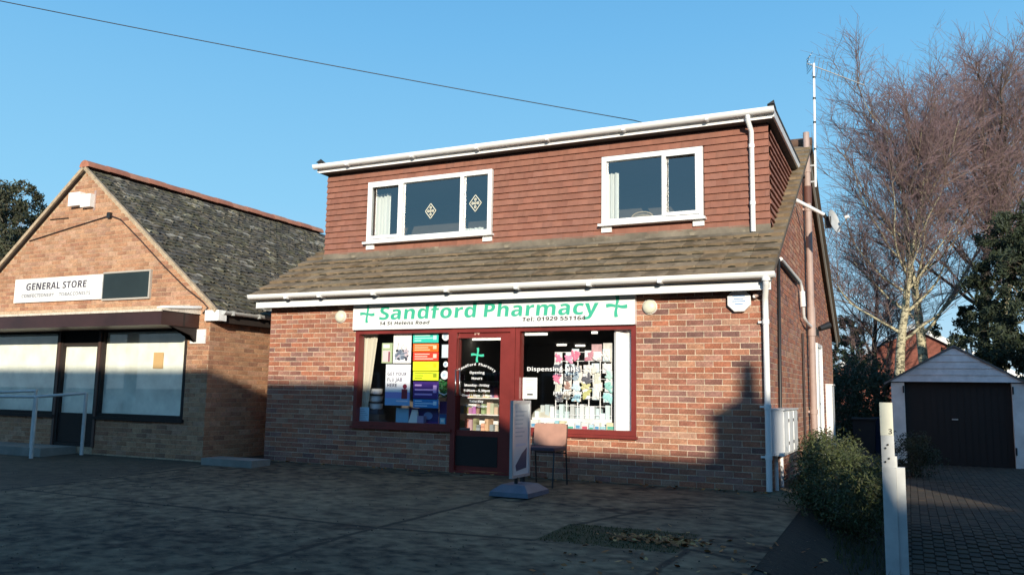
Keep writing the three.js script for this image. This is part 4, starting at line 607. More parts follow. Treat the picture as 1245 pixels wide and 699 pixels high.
// ------------------------------------------------------------------ the general store
const SX = -8.46, SZ = .68, AX = -11.67, AY = 4.98, SE = 2.46, SB = -5.9, ST = (AY - SE) / (SX - AX);
{
  const st = thing('general_store_building', 'tan brick shop with slate-grey gabled roof and whitewashed windows', 'building', [AX, 0, -2.5]);
  const xl = 2 * AX - SX, w = new G(), W = [[-14.1, -12.02, .62, 2.10], [-11.97, -10.98, 0, 2.10], [-10.94, -8.93, .62, 2.10]];
  w.box(-8.93, -.3, SZ - .22, SX, SE, SZ); w.box(xl, -.3, SZ - .22, -14.1, SE, SZ); w.box(-14.1, 2.1, SZ - .22, -8.93, SE, SZ); for (const [a, b, y0] of W) w.box(a - .03, -.3, SZ - .22, b + .03, Math.max(y0, .1), SZ);
  const A = V3(xl, SE, SZ), B = V3(SX, SE, SZ), C = V3(AX, AY, SZ), d = V3(0, 0, -.22); w.tri(A, B, C); w.tri(A.clone().add(d), C.clone().add(d), B.clone().add(d)); w.quad(B, B.clone().add(d), C.clone().add(d), C); w.quad(C, C.clone().add(d), A.clone().add(d), A);
  w.box(SX - .22, -.3, SB, SX - .001, SE, SZ - .22); w.box(xl, -.3, SB, xl + .22, SE, SZ - .22); w.box(xl, -.3, SB - .2, SX, SE, SB);
  const A2 = V3(xl, SE, SB - .1), B2 = V3(SX, SE, SB - .1), C2 = V3(AX, AY, SB - .1); w.tri(B2, A2, C2); w.tri(A2, B2, C2);
  const wall = w.build('wall', M.mortarStore, st), list = [];
  const cols = [[.44, .235, .135], [.42, .215, .12], [.47, .26, .15], [.40, .20, .115], [.45, .25, .16], [.36, .175, .105], [.49, .29, .185], [.31, .16, .10]].map(c => col(...c).multiplyScalar(1.3)), pick = (r, n) => { const q = r * .75 + n * .5; return q < .22 ? 7 : q < .3 ? 5 : q < .42 ? 3 : q < .55 ? 1 : q < .68 ? 0 : q < .78 ? 4 : q < .9 ? 2 : 6; };
  brickList(V3(xl, 0, SZ), V3(1, 0, 0), V3(0, 0, 1), SX - xl, AY, v => v < SE ? [0, SX - xl] : [(v + .05 - SE) / ST, SX - xl - (v + .05 - SE) / ST], [[-14.1 - xl, .62, -8.93 - xl, 2.45], [-11.97 - xl, -.1, -10.98 - xl, .7]], pick, list, 0);
  brickList(V3(SX, 0, SZ), V3(0, 0, -1), V3(1, 0, 0), 3.5, SE - .02, null, [], pick, list);
  pieces(wall, 'brick', 'brickwork', list, brickGeos, cols, M.brick);
  // roof
  const up = V3(AX - SX, AY - SE, 0).normalize(), n = V3(AY - SE, SX - AX, 0).normalize(), u = V3(0, 0, -1), rs = new G(), ov = .2, e = V3(SX, SE, 0).addScaledVector(up, -ov).addScaledVector(n, .03), el = V3(xl - (e.x - SX), e.y, 0), rdg = V3(AX, AY + .05, 0), z0 = SZ + .06, z1 = SB - .2;
  const P = (q, z) => V3(q.x, q.y, z); for (const [a, b] of [[e, rdg], [rdg, el]]) { const L = q => q.clone().add(V3(0, -.05, 0)); rs.quad(P(a, z0), P(a, z1), P(b, z1), P(b, z0)); rs.quad(P(L(a), z1), P(L(a), z0), P(L(b), z0), P(L(b), z1)); rs.quad(P(L(a), z0), P(a, z0), P(b, z0), P(L(b), z0)); rs.quad(P(a, z1), P(L(a), z1), P(L(b), z1), P(b, z1)); rs.quad(P(L(a), z0), P(L(a), z1), P(a, z1), P(a, z0)); }
  const roof = rs.build('roof', std(col(.07, .065, .06), .95, { map: T.soft }), st), tl = [], gauge = .118, L = e.distanceTo(P(rdg, 0));
  const geos = range(1, 10, 1).map(k => wedgeGeo(.196, gauge, .006, .024, .04, 600 + k, 3)), tc = [[.12, .105, .085], [.095, .087, .075], [.15, .13, .105], [.08, .073, .066], [.125, .115, .08], [.26, .24, .205], [.11, .1, .075]].map(c => col(...c).multiplyScalar(2.0));
  for (let j = 0; (j + .7) * gauge < L; j++) for (let i = 0; i < 35; i++) { const z = z0 - .1 - i * .198 - (j % 2) * .099; if (z < z1) continue; const nn = n.clone().add(V3((R() - .5) * .12, 0, (R() - .5) * .2)).normalize(), uu = u.clone().addScaledVector(nn, -u.dot(nn)).normalize(), c = P(e, z).addScaledVector(up, (j + .5) * gauge).addScaledVector(n, .004 + R() * .006); tl.push({ m: new THREE.Matrix4().makeBasis(uu, nn.clone().cross(uu), nn).setPosition(c), g: Math.floor(R() * 10), c: Math.floor(Math.pow(R(), 1.1) * 7), s: seen(c, n, .023) }); }
  pieces(roof, 'roof_tile', 'roof_tiling', tl, geos, tc, M.slate);
  const rt = new THREE.CylinderGeometry(.125, .125, .44, 12, 1, false, -Math.PI / 2, Math.PI).rotateX(-Math.PI / 2); const rm = [[.52, .21, .13], [.46, .18, .115], [.54, .25, .16]].map(c => std(col(...c), .9, { map: T.soft, side: THREE.DoubleSide }));
  for (let z = z0 - .2, k = 0; z > z1; z -= .445, k++) { const m = new THREE.Mesh(rt, rm[k % 3]); m.name = 'ridge_tile'; m.position.copy(V3(AX, AY + .055 + (k % 2) * .008, z).sub(offsetOf(roof))); roof.add(shadow(m)); }
  const vg = new G(); vg.bar(P(e, z0 + .012).add(V3(0, -.01, 0)), P(rdg, z0 + .012).add(V3(.03, -.02, 0)), .05, .06, n); vg.bar(P(rdg, z0 + .012).add(V3(-.02, -.02, 0)), P(el, z0 + .012), .05, .06, V3(-n.x, n.y, 0)); vg.build('verge', std(col(.60, .46, .31), .95, { map: T.grain, bumpMap: T.grain, bumpScale: .004 }), roof);
  const vl = new G(); vl.bar(P(rdg, z0 - .02).add(V3(-.12, -.14, 0)), P(el, z0 - .02).add(V3(.0, -.07, 0)), .05, .025, V3(-n.x, n.y, 0)); vl.build('verge_board', M.darkwood, roof);
  // side eaves: box end, soffit and gutter
  const bx = new G(); bx.box(SX - .06, e.y - .17, SZ - .1, e.x + .06, e.y + .0, SZ + .07); bx.build('box_end', M.whitePaint, st); new G().box(SX, e.y - .19, SB, e.x, e.y - .16, SZ - .1).build('soffit', M.darkwood, st); new G().box(e.x - .02, e.y - .16, SB, e.x, e.y - .04, SZ - .1).build('fascia', M.darkwood, st);
  const gt = new G(); for (let i = 0; i < 8; i++) { const a0 = Math.PI + i / 8 * Math.PI, a1 = a0 + Math.PI / 8, q = (z, a) => V3(e.x + .06 + .058 * Math.cos(a), e.y - .01 + .058 * Math.sin(a), z); gt.quad(q(SZ - .02, a0), q(SZ - .02, a1), q(SB, a1), q(SB, a0)); gt.tri(V3(e.x + .06, e.y - .01, SZ - .02), q(SZ - .02, a1), q(SZ - .02, a0)); } for (let z = SZ - .2; z > SB; z -= .6) gt.box(e.x, e.y - .07, z - .02, e.x + .121, e.y, z + .02); gt.build('gutter', std(col(.55, .56, .55), .5, { map: T.soft, side: THREE.DoubleSide }), st);
  // canopy over the shopfront
  const cx1 = -8.70, cz = 1.44, cn = new G(); cn.box(-15.4, 2.08, cz - .03, cx1, 2.315, cz); cn.box(cx1 - .03, 2.08, SZ, cx1, 2.315, cz - .03); cn.box(-15.4, 2.085, SZ, cx1 - .03, 2.10, cz - .03); const can = cn.build('canopy', M.brown, st);
  const ct = new G(); ct.quad(V3(-15.4, 2.318, cz + .03), V3(cx1 + .03, 2.318, cz + .03), V3(cx1 + .03, 2.405, SZ + .004), V3(-15.4, 2.405, SZ + .004)); ct.quad(V3(cx1 + .03, 2.318, cz + .03), V3(-15.4, 2.318, cz + .03), V3(-15.4, 2.30, cz + .03), V3(cx1 + .03, 2.30, cz + .03)); ct.quad(V3(cx1 + .03, 2.30, cz + .03), V3(cx1 + .03, 2.30, SZ), V3(cx1 + .03, 2.405, SZ + .004), V3(cx1 + .03, 2.318, cz + .03)); ct.box(-15.4, 2.285, cz + .001, cx1 + .02, 2.316, cz + .025); ct.build('canopy_cover', std(col(.92, .82, .70), .9, { map: T.grain, side: THREE.DoubleSide }), can); new G().tube([V3(cx1 - .1, 2.345, cz + .0), V3(cx1 + .0, 2.35, cz - .02), V3(cx1 + .035, 2.355, cz - .1), V3(cx1 + .035, 2.41, SZ + .03)], [.014, .02, .024, .03], 12).build('end_roll', M.upvc, can);
  new G().box(cx1 - .012, 2.09, SZ + .3, cx1 + .004, 2.31, SZ + .33).build('joint_strip', M.darkwood, can);
  new G().quad(V3(-8.72, 2.08, SZ + .004), V3(-8.72, 2.08, 1.25), V3(-8.72, 1.95, SZ + .12), V3(-8.72, 1.84, SZ + .004)).quad(V3(-8.76, 2.08, 1.25), V3(-8.76, 2.08, SZ + .004), V3(-8.76, 1.84, SZ + .004), V3(-8.76, 1.95, SZ + .12)).quad(V3(-8.76, 2.08, 1.25), V3(-8.76, 1.95, SZ + .12), V3(-8.72, 1.95, SZ + .12), V3(-8.72, 2.08, 1.25)).quad(V3(-8.76, 1.95, SZ + .12), V3(-8.76, 1.84, SZ + .004), V3(-8.72, 1.84, SZ + .004), V3(-8.72, 1.95, SZ + .12)).build('canopy_bracket', M.darkwood, can);
  // shopfront joinery
  W.forEach(([a, b, y0, y1], i) => {
    const f = new G(), t = .055, z0 = SZ - .13, z1 = SZ + .01; f.box(a, Math.max(y0, .1), z0, a + t, y1, z1); f.box(b - t, Math.max(y0, .1), z0, b, y1, z1); f.box(a + t, y1 - t, z0, b - t, y1, z1 - .002); f.box(a + t, Math.max(y0, .1), z0, b - t, Math.max(y0, .1) + t, z1 - .002);
    if (i === 1) f.box(a + t, .16, z0 + .03, b - t, .66, z1 - .03);
    const fr = f.build(i === 1 ? 'shop_door' : 'shop_window', M.darkwood, st), lo = i === 1 ? .66 : y0 + t;
    if (i === 1) { new G().box(a + t, 1.72 + .1, z0 + .03, b - t, y1 - t, z1 - .02).build('transom_panel', M.darkwood, fr); }
    else new G().box(a - .03, y0 - .05, z0, b + .03, y0 - .001, SZ + .05).build('sill', M.darkwood, fr);
    new G().quad(V3(a + t, lo, SZ - .05), V3(b - t, lo, SZ - .05), V3(b - t, i === 1 ? 1.82 : y1 - t, SZ - .05), V3(a + t, i === 1 ? 1.82 : y1 - t, SZ - .05)).build('pane', M.glassShop, fr);
    new G().box(a + t, lo, SZ - .085, b - t, i === 1 ? 1.82 : y1 - t, SZ - .06).build('whitewashed_screen', std(col(.92, .93, .82), .8, { map: T.wash }), fr);
  });
  for (const x of [-11.995, -10.96]) new G().box(x - .028, .1, SZ - .14, x + .028, 2.1, SZ + .03).build('door_post', std(col(.1, .055, .045), .6, { map: T.soft }), st);
  new G().box(-15, 0, SZ - .25, SX - .25, .1, SZ - .14).build('threshold', M.concrete, st);
}
{ const a = at(186.5, 428.5, 'z', SZ - .045), b = at(197, 448, 'z', SZ - .045); tag(new G().box(a.x, b.y, SZ - .047, b.x, a.y, SZ - .043).build('paper_notice', card([.55, .36, .16], .8)), 'small tan paper notice on the whitewashed store window', 'notice'); }
{ const a = at(230.5, 400.5, 'z', SZ + .03), b = at(248, 417.5, 'z', SZ + .03), o = thing('wall_plaque', 'blank white plaque on the brick pier beside the store window', 'sign', [(a.x + b.x) / 2, b.y, SZ + .005]); new G().box(a.x, b.y, SZ + .006, b.x, a.y, SZ + .022).build('plate', M.whitePaint, o); const s = new G(); for (const x of [a.x + .02, b.x - .02]) s.tube([V3(x, (a.y + b.y) / 2, SZ + .022), V3(x, (a.y + b.y) / 2, SZ + .027)], .008, 8); s.build('screw', M.galv, o); }
{ // GENERAL STORE board and the dark panel next to it
  const z = SZ + .05, x0 = -13.34, x1 = -10.985, x2 = -9.83, y0 = 2.625, y1 = 3.06, o = thing('store_sign', 'white fascia board lettered GENERAL STORE on the tan brick gable', 'sign', [(x0 + x1) / 2, y0, SZ]);
  new G().box(x0, y0, SZ + .006, x1, y1, z).build('board', M.whitePaint, o); const g = new G(); lettering(g, 'GENERAL STORE', x0 + .33, y0 + .225, z + .001, .125, 1.62, .003, .06); g.build('lettering', card([.06, .05, .07]), o); const s = new G(); lettering(s, 'CONFECTIONERY', x0 + .22, y0 + .09, z + .001, .062, .9, .003); lettering(s, 'TOBACCONISTS', x0 + 1.25, y0 + .09, z + .001, .062, .82, .003); s.build('small_lettering', card([.22, .22, .24]), o);
  const p = thing('blank_panel', 'dark green blank panel in a pale frame beside the store lettering', 'sign', [(x1 + x2) / 2, y0, SZ]); new G().box(x1 + .01, y0, SZ + .006, x2 - .03, y1, z - .01).build('panel', phys(col(.022, .034, .034), .5, { map: T.soft }), p); const f = new G(); f.box(x1 + .005, y0 - .03, SZ + .006, x2, y0 - .001, z); f.box(x1 + .005, y1 + .001, SZ + .006, x2, y1 + .03, z); f.box(x2 - .029, y0, SZ + .006, x2, y1, z - .001); f.build('frame', std(col(.42, .38, .33), .6), p); }
{ const o = thing('gable_alarm', 'white box unit with side bracket high on the tan gable', 'alarm', [-11.8, 4.29, SZ]), a = at(84, 235, 'z', SZ + .1), b = at(108, 252, 'z', SZ + .1); new G().box(a.x, b.y + .06, SZ + .006, a.x + .3, a.y, SZ + .12).build('case', M.upvc, o); new G().box(a.x + .302, b.y + .02, SZ + .006, b.x, a.y - .05, SZ + .1).build('lamp_head', M.whitePaint, o); new G().box(b.x - .02, b.y - .04, SZ + .004, b.x + .03, a.y + .02, SZ + .012).build('back_plate', M.soil, o); }
{ const z = SZ + .02, q = (x, y) => at(x, y, 'z', z), c = q(133, 262); const o = thing('gable_cable', 'brown cable clipped across the gable and down beside the roof edge', 'cable', [c.x, 2.42, z]); new G().tube([q(35, 293), q(85, 277), c], .012, 6).build('cable', M.cable, o); new G().tube([c, q(146, 267), q(170, 292), q(200, 325), q(225, 350), q(246, 367), q(252, 374), q(246, 381)], .013, 6).build('cable', M.cable, o); new G().tube([q(60, 267), q(82, 265)], .009, 6).build('cable', M.cable, o); new G().box(c.x - .04, c.y - .05, SZ + .006, c.x + .04, c.y + .05, SZ + .06).build('bracket', M.black, o); }
{ // ramp slab and white handrails before the store door
  const s = new G(); s.box(-15, -.2, .7, -11.35, .1, 1.35); s.build('entrance_slab', M.concrete); structure(scene.children[scene.children.length - 1]);
  const p1 = at(37, 554, 'z', 1.58), y1 = at(39, 483, 'z', 1.58), p2 = at(100, 545, 'z', 1.0), y2 = at(103, 478, 'z', 1.0), g0 = gh(p1.x, 1.58);
  const o = thing('handrail', 'white tubular handrail with two posts before the store door', 'railing', [p1.x, g0, 1.3]); new G().tube([V3(p1.x, g0 + .004, 1.58), V3(p1.x, y1.y, 1.58)], .032, 10).build('post', M.greyPaint, o); new G().tube([V3(p2.x, .0, 1.02), V3(p2.x, y2.y, 1.02)], .03, 10).build('post', M.greyPaint, o);
  new G().tube([V3(p2.x, y2.y, 1.02), V3(p1.x - .02, y1.y + .01, 1.58), V3(-13.6, y1.y - .02, 1.9)], .024, 10).build('rail', M.greyPaint, o);
  const f = thing('handrail', 'white tubular handrail along the far edge of the store ramp', 'railing', [-13, .1, 1.34]); const a = at(44, 475, 'z', 1.34), b = at(0, 478, 'z', 1.34); new G().tube([V3(a.x, a.y, 1.34), V3(b.x - 1.2, b.y - .03, 1.34)], .024, 10).build('rail', M.greyPaint, f); for (const x of [a.x - .03, b.x - 1.1]) new G().tube([V3(x, .1, 1.34), V3(x, a.y, 1.34)], .026, 10).build('post', M.greyPaint, f);
}
{ const g = new G(); g.box(-8.2, -.03, .55, -7.2, .075, .95); tag(g.build('concrete_step', M.concrete), 'low concrete step at the mouth of the alley between the shops', 'step'); }

// ------------------------------------------------------------------ garage at the end of the drive
{
  const z = -10.1, y = -.3, o = thing('garage', 'small garage with grey boarded gable and dark door at the end of the drive', 'garage', [2.5, y, -12.6]);
  const x0 = 1.23, x1 = 3.80, d0 = 1.5, d1 = 3.57, ey = 1.53, ax = 2.506, ay = 2.28, grey = std(col(.86, .87, .88), .6, { map: T.soft });
  for (const [a, b] of [[x0, d0], [d1, x1]]) { new G().box(a, y, z - .2, b, ey - .02, z).build('pier', std(col(.86, .87, .87), .75, { map: T.wash, bumpMap: T.grain, bumpScale: .003 }), o); }
  for (const x of [d0 - .035, d1 + .005]) for (const yy of [.0, 1.28]) new G().box(x, yy, z, x + .03, yy + .16, z + .03).build('hinge', M.black, o);
  const door = new G().box(d0, y + .01, z - .16, d1, ey + .03, z - .12).build('door', std(col(.016, .011, .01), .7, { map: T.soft }), o); const rb = new G(); for (let x = d0 + .13; x < d1; x += .13) rb.box(x - .006, y + .03, z - .12, x + .006, ey - .06, z - .112); rb.build('rib', std(col(.012, .009, .008), .7), door); const hp = at(1162, 510, 'z', z - .1); new G().box(hp.x - .06, hp.y - .015, z - .119, hp.x + .06, hp.y + .015, z - .09).build('handle', M.metal, door);
  for (let k = 0; k < 5; k++) { const ya = ey + k * .147, yb = ya + .145, sl = (ay - ey), f = q => (ax - (x0 - .08)) * Math.max(0, 1 - (q - ey) / sl), g = new G(), zz = z + .04, wA = f(ya), wB = f(Math.min(yb, ay)); const a = V3(ax - wA, ya, zz + .018), b = V3(ax + wA, ya, zz + .018), c = V3(ax + wB, yb, zz), d = V3(ax - wB, yb, zz), D = V3(0, 0, -.05), L = q => q.clone().add(D); g.quad(a, b, c, d); g.quad(L(b), L(a), L(d), L(c)); g.quad(L(a), L(b), b, a); g.quad(d, c, L(c), L(d)); g.quad(b, L(b), L(c), c); g.quad(L(a), a, d, L(d)); g.build('gable_board', grey, o); }
  const r = new G(), rz = -15; for (const s of [-1, 1]) { const a = V3(ax + s * (ax - x0 + .14), ey - .03, z + .09), b = V3(ax, ay + .06, z + .09), a2 = a.clone().setZ(rz), b2 = b.clone().setZ(rz), D = V3(0, -.045, 0), L = q => q.clone().add(D); const Q = (p, q, t, u) => s > 0 ? r.quad(p, q, t, u) : r.quad(u, t, q, p); Q(a, a2, b2, b); Q(L(b), L(b2), L(a2), L(a)); Q(L(a), a, b, L(b)); Q(L(a), L(a2), a2, a); } r.build('roof', std(col(.16, .16, .16), .9, { map: T.soft }), o);
  const w = new G(); w.box(x0, y, rz + .1, x0 + .12, ey - .03, z - .2); w.box(x1 - .12, y, rz + .1, x1, ey - .03, z - .2); w.box(x0, y, rz, x1, ey - .03, rz + .1); w.build('wall', std(col(.5, .51, .5), .9, { map: T.wash }), o);
}
{ // gate post with its number plate
  const z = 2.3, yb = gh(1.45, z), q = (x, y) => at(x, y, 'z', z), a = q(1071.5, 529), b = q(1090, 569), c = q(1101, 569), e = q(1085.5, 489.5), o = thing('gate_post', 'pale stepped gate post with number plate on top at the drive edge', 'post', [a.x + .06, yb, z - .03]);
  new G().box(a.x, yb, z - .1, b.x, b.y, z).build('post', M.greyPaint, o); new G().box(b.x + .001, yb, z - .1, c.x, c.y, z - .012).build('side_board', M.greyPaint, o);
  const k = new G(); k.box(a.x, b.y + .001, z - .07, b.x - .006, a.y - .001, z - .008); k.box(b.x - .006, b.y + .001, z - .06, b.x + .012, b.y + .1, z - .02); k.build('hinge_block', M.greyPaint, o); const s = new G(); for (const [dx, dy] of [[.03, .05], [.06, .08], [.035, .17], [.055, .2]]) s.tube([V3(a.x + dx, b.y + dy, z - .01), V3(a.x + dx, b.y + dy, z + .004)], .009, 8); s.build('bolt', M.black, o);
  const pl = new G().box(a.x - .002, a.y, z - .04, e.x, e.y, z - .005).build('number_plate', std(col(.78, .76, .62), .5, { map: T.wash }), o); const n = new G(); lettering(n, '3', e.x - .04, a.y + .012, z - .0045, .045, .03, .002); n.build('numeral', M.black, pl);
}

// ------------------------------------------------------------------ plants
function leaves(g, c, rx, ry, rz, count, size, q, hollow = .35, palette = null) { // leaf-sized faces through an uneven volume of clumps
  const clumps = []; for (let i = 0; i < Math.max(6, count / 90); i++) { const a = q() * 6.283, t = Math.acos(2 * q() - 1), r = hollow + (1 - hollow) * Math.sqrt(q()); clumps.push([V3(Math.sin(t) * Math.cos(a) * rx * r, Math.cos(t) * ry * r, Math.sin(t) * Math.sin(a) * rz * r), .10 + .2 * q()]); }
  for (let i = 0; i < count; i++) { const [k, s] = clumps[Math.floor(q() * clumps.length)], m = Math.min(rx, ry, rz), p = c.clone().add(k).add(V3((q() + q() - 1) * s * 2 * m, (q() + q() - 1) * s * 2 * m, (q() + q() - 1) * s * 2 * m)), a = V3(q() - .5, q() - .35, q() - .5).normalize().multiplyScalar(size * (.6 + .7 * q())), b = V3(q() - .5, q() - .5, q() - .5).cross(a).normalize().multiplyScalar(size * .32); if (palette) g.tint(palette[Math.floor(q() * palette.length)]); const f = V3(0, 0, 0).crossVectors(a, b).normalize().multiplyScalar(size * .14); g.quad(p.clone().sub(a), p.clone().add(b).sub(f), p.clone().add(a), p.clone().sub(b).sub(f)); }
}
const leafMat = phys(col(1, 1, 1), .7, { vertexColors: true, transmission: .2, thickness: 0, side: THREE.DoubleSide });
const greens = [[.045, .065, .016], [.06, .08, .02], [.035, .05, .013], [.08, .095, .025], [.05, .055, .02]].map(c => col(...c)), darks = [[.02, .034, .012], [.028, .042, .014], [.016, .026, .011], [.035, .05, .016]].map(c => col(...c));
function bush(name, label, c, r, n, size, seed, pal, group, stems = 9) {
  const q = rng(seed), o = thing(name, label, name.includes('hedge') ? 'hedge' : 'bush', [c[0], c[1], c[2]], group), s = new G(), ctr = V3(c[0], c[1] + r[1], c[2]);
  for (let i = 0; i < stems; i++) { const e = V3(c[0] + (q() - .5) * r[0] * 1.5, c[1] + r[1] * (.7 + q() * .9), c[2] + (q() - .5) * r[2] * 1.5), b = V3(c[0] + (q() - .5) * r[0] * .5, c[1], c[2] + (q() - .5) * r[2] * .5); s.twig([b, b.clone().lerp(e, .5).add(V3((q() - .5) * .1, .05, (q() - .5) * .1)), e], .014, .005); } s.build('stems', std(col(.06, .045, .03), .9), o);
  const g = new G(); leaves(g, ctr, r[0], r[1], r[2], n, size, q, .3, pal); tag(g.build('foliage', leafMat, o), null, null, null, 'stuff'); return o;
}
bush('garden_bush', 'rounded leafy bush between the brick side wall and the drive', [.93, gh(.93, 1.0) - .02, .7], [.52, .44, 1.1], 15000, .025, 11, greens);
bush('garden_bush', 'straggly bush against the side wall behind the meter cabinets', [.62, -.15, -1.6], [.42, .42, 1.1], 7000, .03, 12, greens);
bush('garden_bush', 'dark low bush at the drive edge before the garage', [1.68, -.3, -6.6], [.4, .4, .6], 3500, .028, 13, darks);
bush('garden_hedge', 'dark evergreen hedge filling the passage behind the brick side wall', [.35, -.2, -13.2], [1.1, 1.25, 1.4], 9000, .06, 14, darks);
{ // bins in the dark passage
  const bin = (x, z, c, l) => { const o = thing('wheelie_bin', l, 'bin', [x, -.28, z]), y = -.28, g = new G(); const q = (k, h) => [V3(x - k * .24, y + h, z + k * .3), V3(x + k * .24, y + h, z + k * .3), V3(x + k * .24, y + h, z - k * .3), V3(x - k * .24, y + h, z - k * .3)], a = q(.85, .06), b = q(1, .92); for (let k = 0; k < 4; k++) { const n = (k + 1) % 4; g.quad(a[k], a[n], b[n], b[k]); } g.quad(a[3], a[2], a[1], a[0]); g.build('body', std(col(...c), .85), o); const L = new G(); L.box(x - .27, y + .93, z - .33, x + .27, y + .97, z + .34); L.tube([V3(x - .25, y + .95, z - .35), V3(x + .25, y + .95, z - .35)], .025, 8); L.build('lid', std(col(...c), .85), o); for (const s of [-1, 1]) { new G().tube([V3(x + s * .2, y + .1, z - .27), V3(x + s * .25, y + .1, z - .27)], .1, 14).build('wheel', M.black, o); } };
  bin(.62, -10.6, [.012, .016, .02], 'black wheelie bin at the back of the side passage'); bin(1.02, -11.4, [.012, .03, .075], 'blue wheelie bin beside the garage wall');
}
function tree(name, label, base, H, lean, seed, opt) { // tapered trunk, limbs, branches and a haze of fine twigs
  const q = rng(seed), o = thing(name, label, 'tree', base, opt.group), tr = new G(), cr = new G(), fine = new G(), B = V3(...base);
  const path = (p, d, len, n, wob, pull) => { const pts = [p.clone()], dir = d.clone().normalize(); let c = p.clone(); for (let i = 0; i < n; i++) { dir.add(V3((q() - .5) * wob, (q() - .5) * wob + pull, (q() - .5) * wob)).normalize(); c = c.clone().addScaledVector(dir, len / n); pts.push(c); } return pts; };
  const tp = path(B, V3(lean[0], 1, lean[1]), H, 14, .15, .07), r0 = opt.r; tr.tube(tp, tp.map((_, i) => r0 * Math.pow(1 - i / tp.length * .97, .85)), 10);
  for (let i = 0; i < opt.limbs; i++) {
    const t = opt.from + (1 - opt.from) * Math.pow((i + q()) / opt.limbs, .9), k = t * (tp.length - 1), a = tp[Math.floor(k)].clone().lerp(tp[Math.min(tp.length - 1, Math.floor(k) + 1)], k % 1), az = i * 2.4 + q(), ll = H * (.46 - .22 * t) * (.75 + .5 * q());
    const lp = path(a, V3(Math.cos(az), .55 + .5 * t, Math.sin(az)), ll, 7, .36, .1), lr = r0 * (.42 - .3 * t); tr.tube(lp, lp.map((_, j) => lr * (1 - j / lp.length * .9)), 6, false);
    for (let b = 0; b < opt.branches; b++) {
      const bi = 1 + Math.floor(q() * 6.9), bp0 = lp[Math.min(7, bi)], d0 = lp[Math.min(7, bi)].clone().sub(lp[bi - 1]).normalize(), bp = path(bp0, d0.add(V3(q() - .5, q() - .2, q() - .5).multiplyScalar(1.7)), ll * (.28 + .35 * q()), 5, .34, .04); cr.twig(bp, .016, .006);
      for (let f = 0; f < opt.twigs; f++) { const si = 1 + Math.floor(q() * 4.9), s = bp[si], bd = s.clone().sub(bp[si - 1]).normalize(), fp = path(s, bd.clone().multiplyScalar(.7).add(V3((q() - .5) * 1.5, q() * .9 - .1, (q() - .5) * 1.5)), opt.tl * (.5 + q()), 4, .24, opt.droop); cr.twig(fp, .006, .003); for (let h = 0; h < opt.fine; h++) { const s2 = fp[1 + Math.floor(q() * 3.9)], fd = fp[4].clone().sub(fp[0]).normalize(); fine.twig(path(s2, fd.multiplyScalar(.8).add(V3((q() - .5) * 1.4, q() * .6 - .25, (q() - .5) * 1.4)), opt.tl * .6 * (.5 + q()), 2, .2, opt.droop * 1.6), .0048, .003); } }
    }
  }
  tr.build('trunk', opt.bark, o); const c = cr.build('crown', opt.twigMat, o); tag(fine.build('fine_twigs', opt.fineMat, c), null, null, null, 'stuff'); return o;
}
const birchBark = std(col(.50, .46, .34), .85, { map: T.bark }), twigBrown = std(col(.17, .12, .095), .9), twigPurple = std(col(.23, .15, .155), .9), darkBark = std(col(.07, .06, .045), .95, { map: T.bark });
const birch = { group: null, r: .17, limbs: 17, from: .36, branches: 9, twigs: 7, fine: 5, tl: .72, droop: -.06, bark: birchBark, twigMat: twigBrown, fineMat: twigPurple };
tree('birch_tree', 'bare silver birch with a pale straight trunk nearest the brick shop', [1.25, -.3, -15.4], 8.0, [.05, 0], 214, birch);
tree('birch_tree', 'bare silver birch with a pale trunk behind the garage ridge', [2.1, -.3, -16], 8.8, [.03, 0], 202, { ...birch, limbs: 20, branches: 10 });
tree('bare_tree', 'bare tree with a dark forked trunk left of the evergreen', [3.5, -.3, -18.5], 10.0, [.05, 0], 203, { ...birch, bark: darkBark, limbs: 22, branches: 11, r: .2 });
tree('bare_tree', 'slender bare tree farthest back behind the birches', [5.9, -.3, -23], 11.0, [.02, 0], 204, { ...birch, limbs: 22, branches: 11, r: .16 });
tree('birch_tree', 'bare birch with drooping twigs between the garage and the evergreen', [4.3, -.3, -20], 9.2, [.0, 0], 207, { ...birch, limbs: 20, branches: 10 });
tree('bare_tree', 'low spreading bare tree close behind the satellite dish', [.7, -.2, -19], 5.6, [-.02, 0], 205, { ...birch, limbs: 14, branches: 8, r: .13, from: .15, bark: darkBark });
function evergreen(name, label, base, H, rx, n, size, seed, pal, group) {
  const q = rng(seed), o = thing(name, label, 'tree', base, group), t = new G(), f = new G(), B = V3(...base); t.tube([B, B.clone().add(V3(.1, H * .4, 0)), B.clone().add(V3(0, H * .92, 0))], [.2, .13, .03], 9); for (let i = 0; i < 22; i++) { const h = H * (.2 + .7 * q()), a = q() * 6.28, l = rx * (1.05 - h / H * .7); t.twig([B.clone().add(V3(0, h, 0)), B.clone().add(V3(Math.cos(a) * l * .6, h + .25, Math.sin(a) * l * .6)), B.clone().add(V3(Math.cos(a) * l, h + .2, Math.sin(a) * l))], .04, .012); } t.build('trunk', darkBark, o);
  for (let k = 0; k < 16; k++) { const h = H * (.16 + .78 * k / 15), w = rx * (1.0 - .62 * Math.pow(k / 15, 1.4)) * (.8 + .4 * q()), a = q() * 6.28; leaves(f, B.clone().add(V3(Math.cos(a) * w * .3, h, Math.sin(a) * w * .3)), w, H * .075, w, n / 16, size, q, .45, pal); } tag(f.build('crown', leafMat, o), null, null, null, 'stuff'); return o;
}
evergreen('evergreen_tree', 'dark glossy evergreen tree rising behind the garage', [4.6, -.3, -13.9], 6.4, 2.0, 30000, .075, 301, darks);
evergreen('evergreen_tree', 'dense dark evergreen low behind the garage roof', [3.6, -.3, -16.2], 4.3, 1.9, 16000, .07, 302, darks);
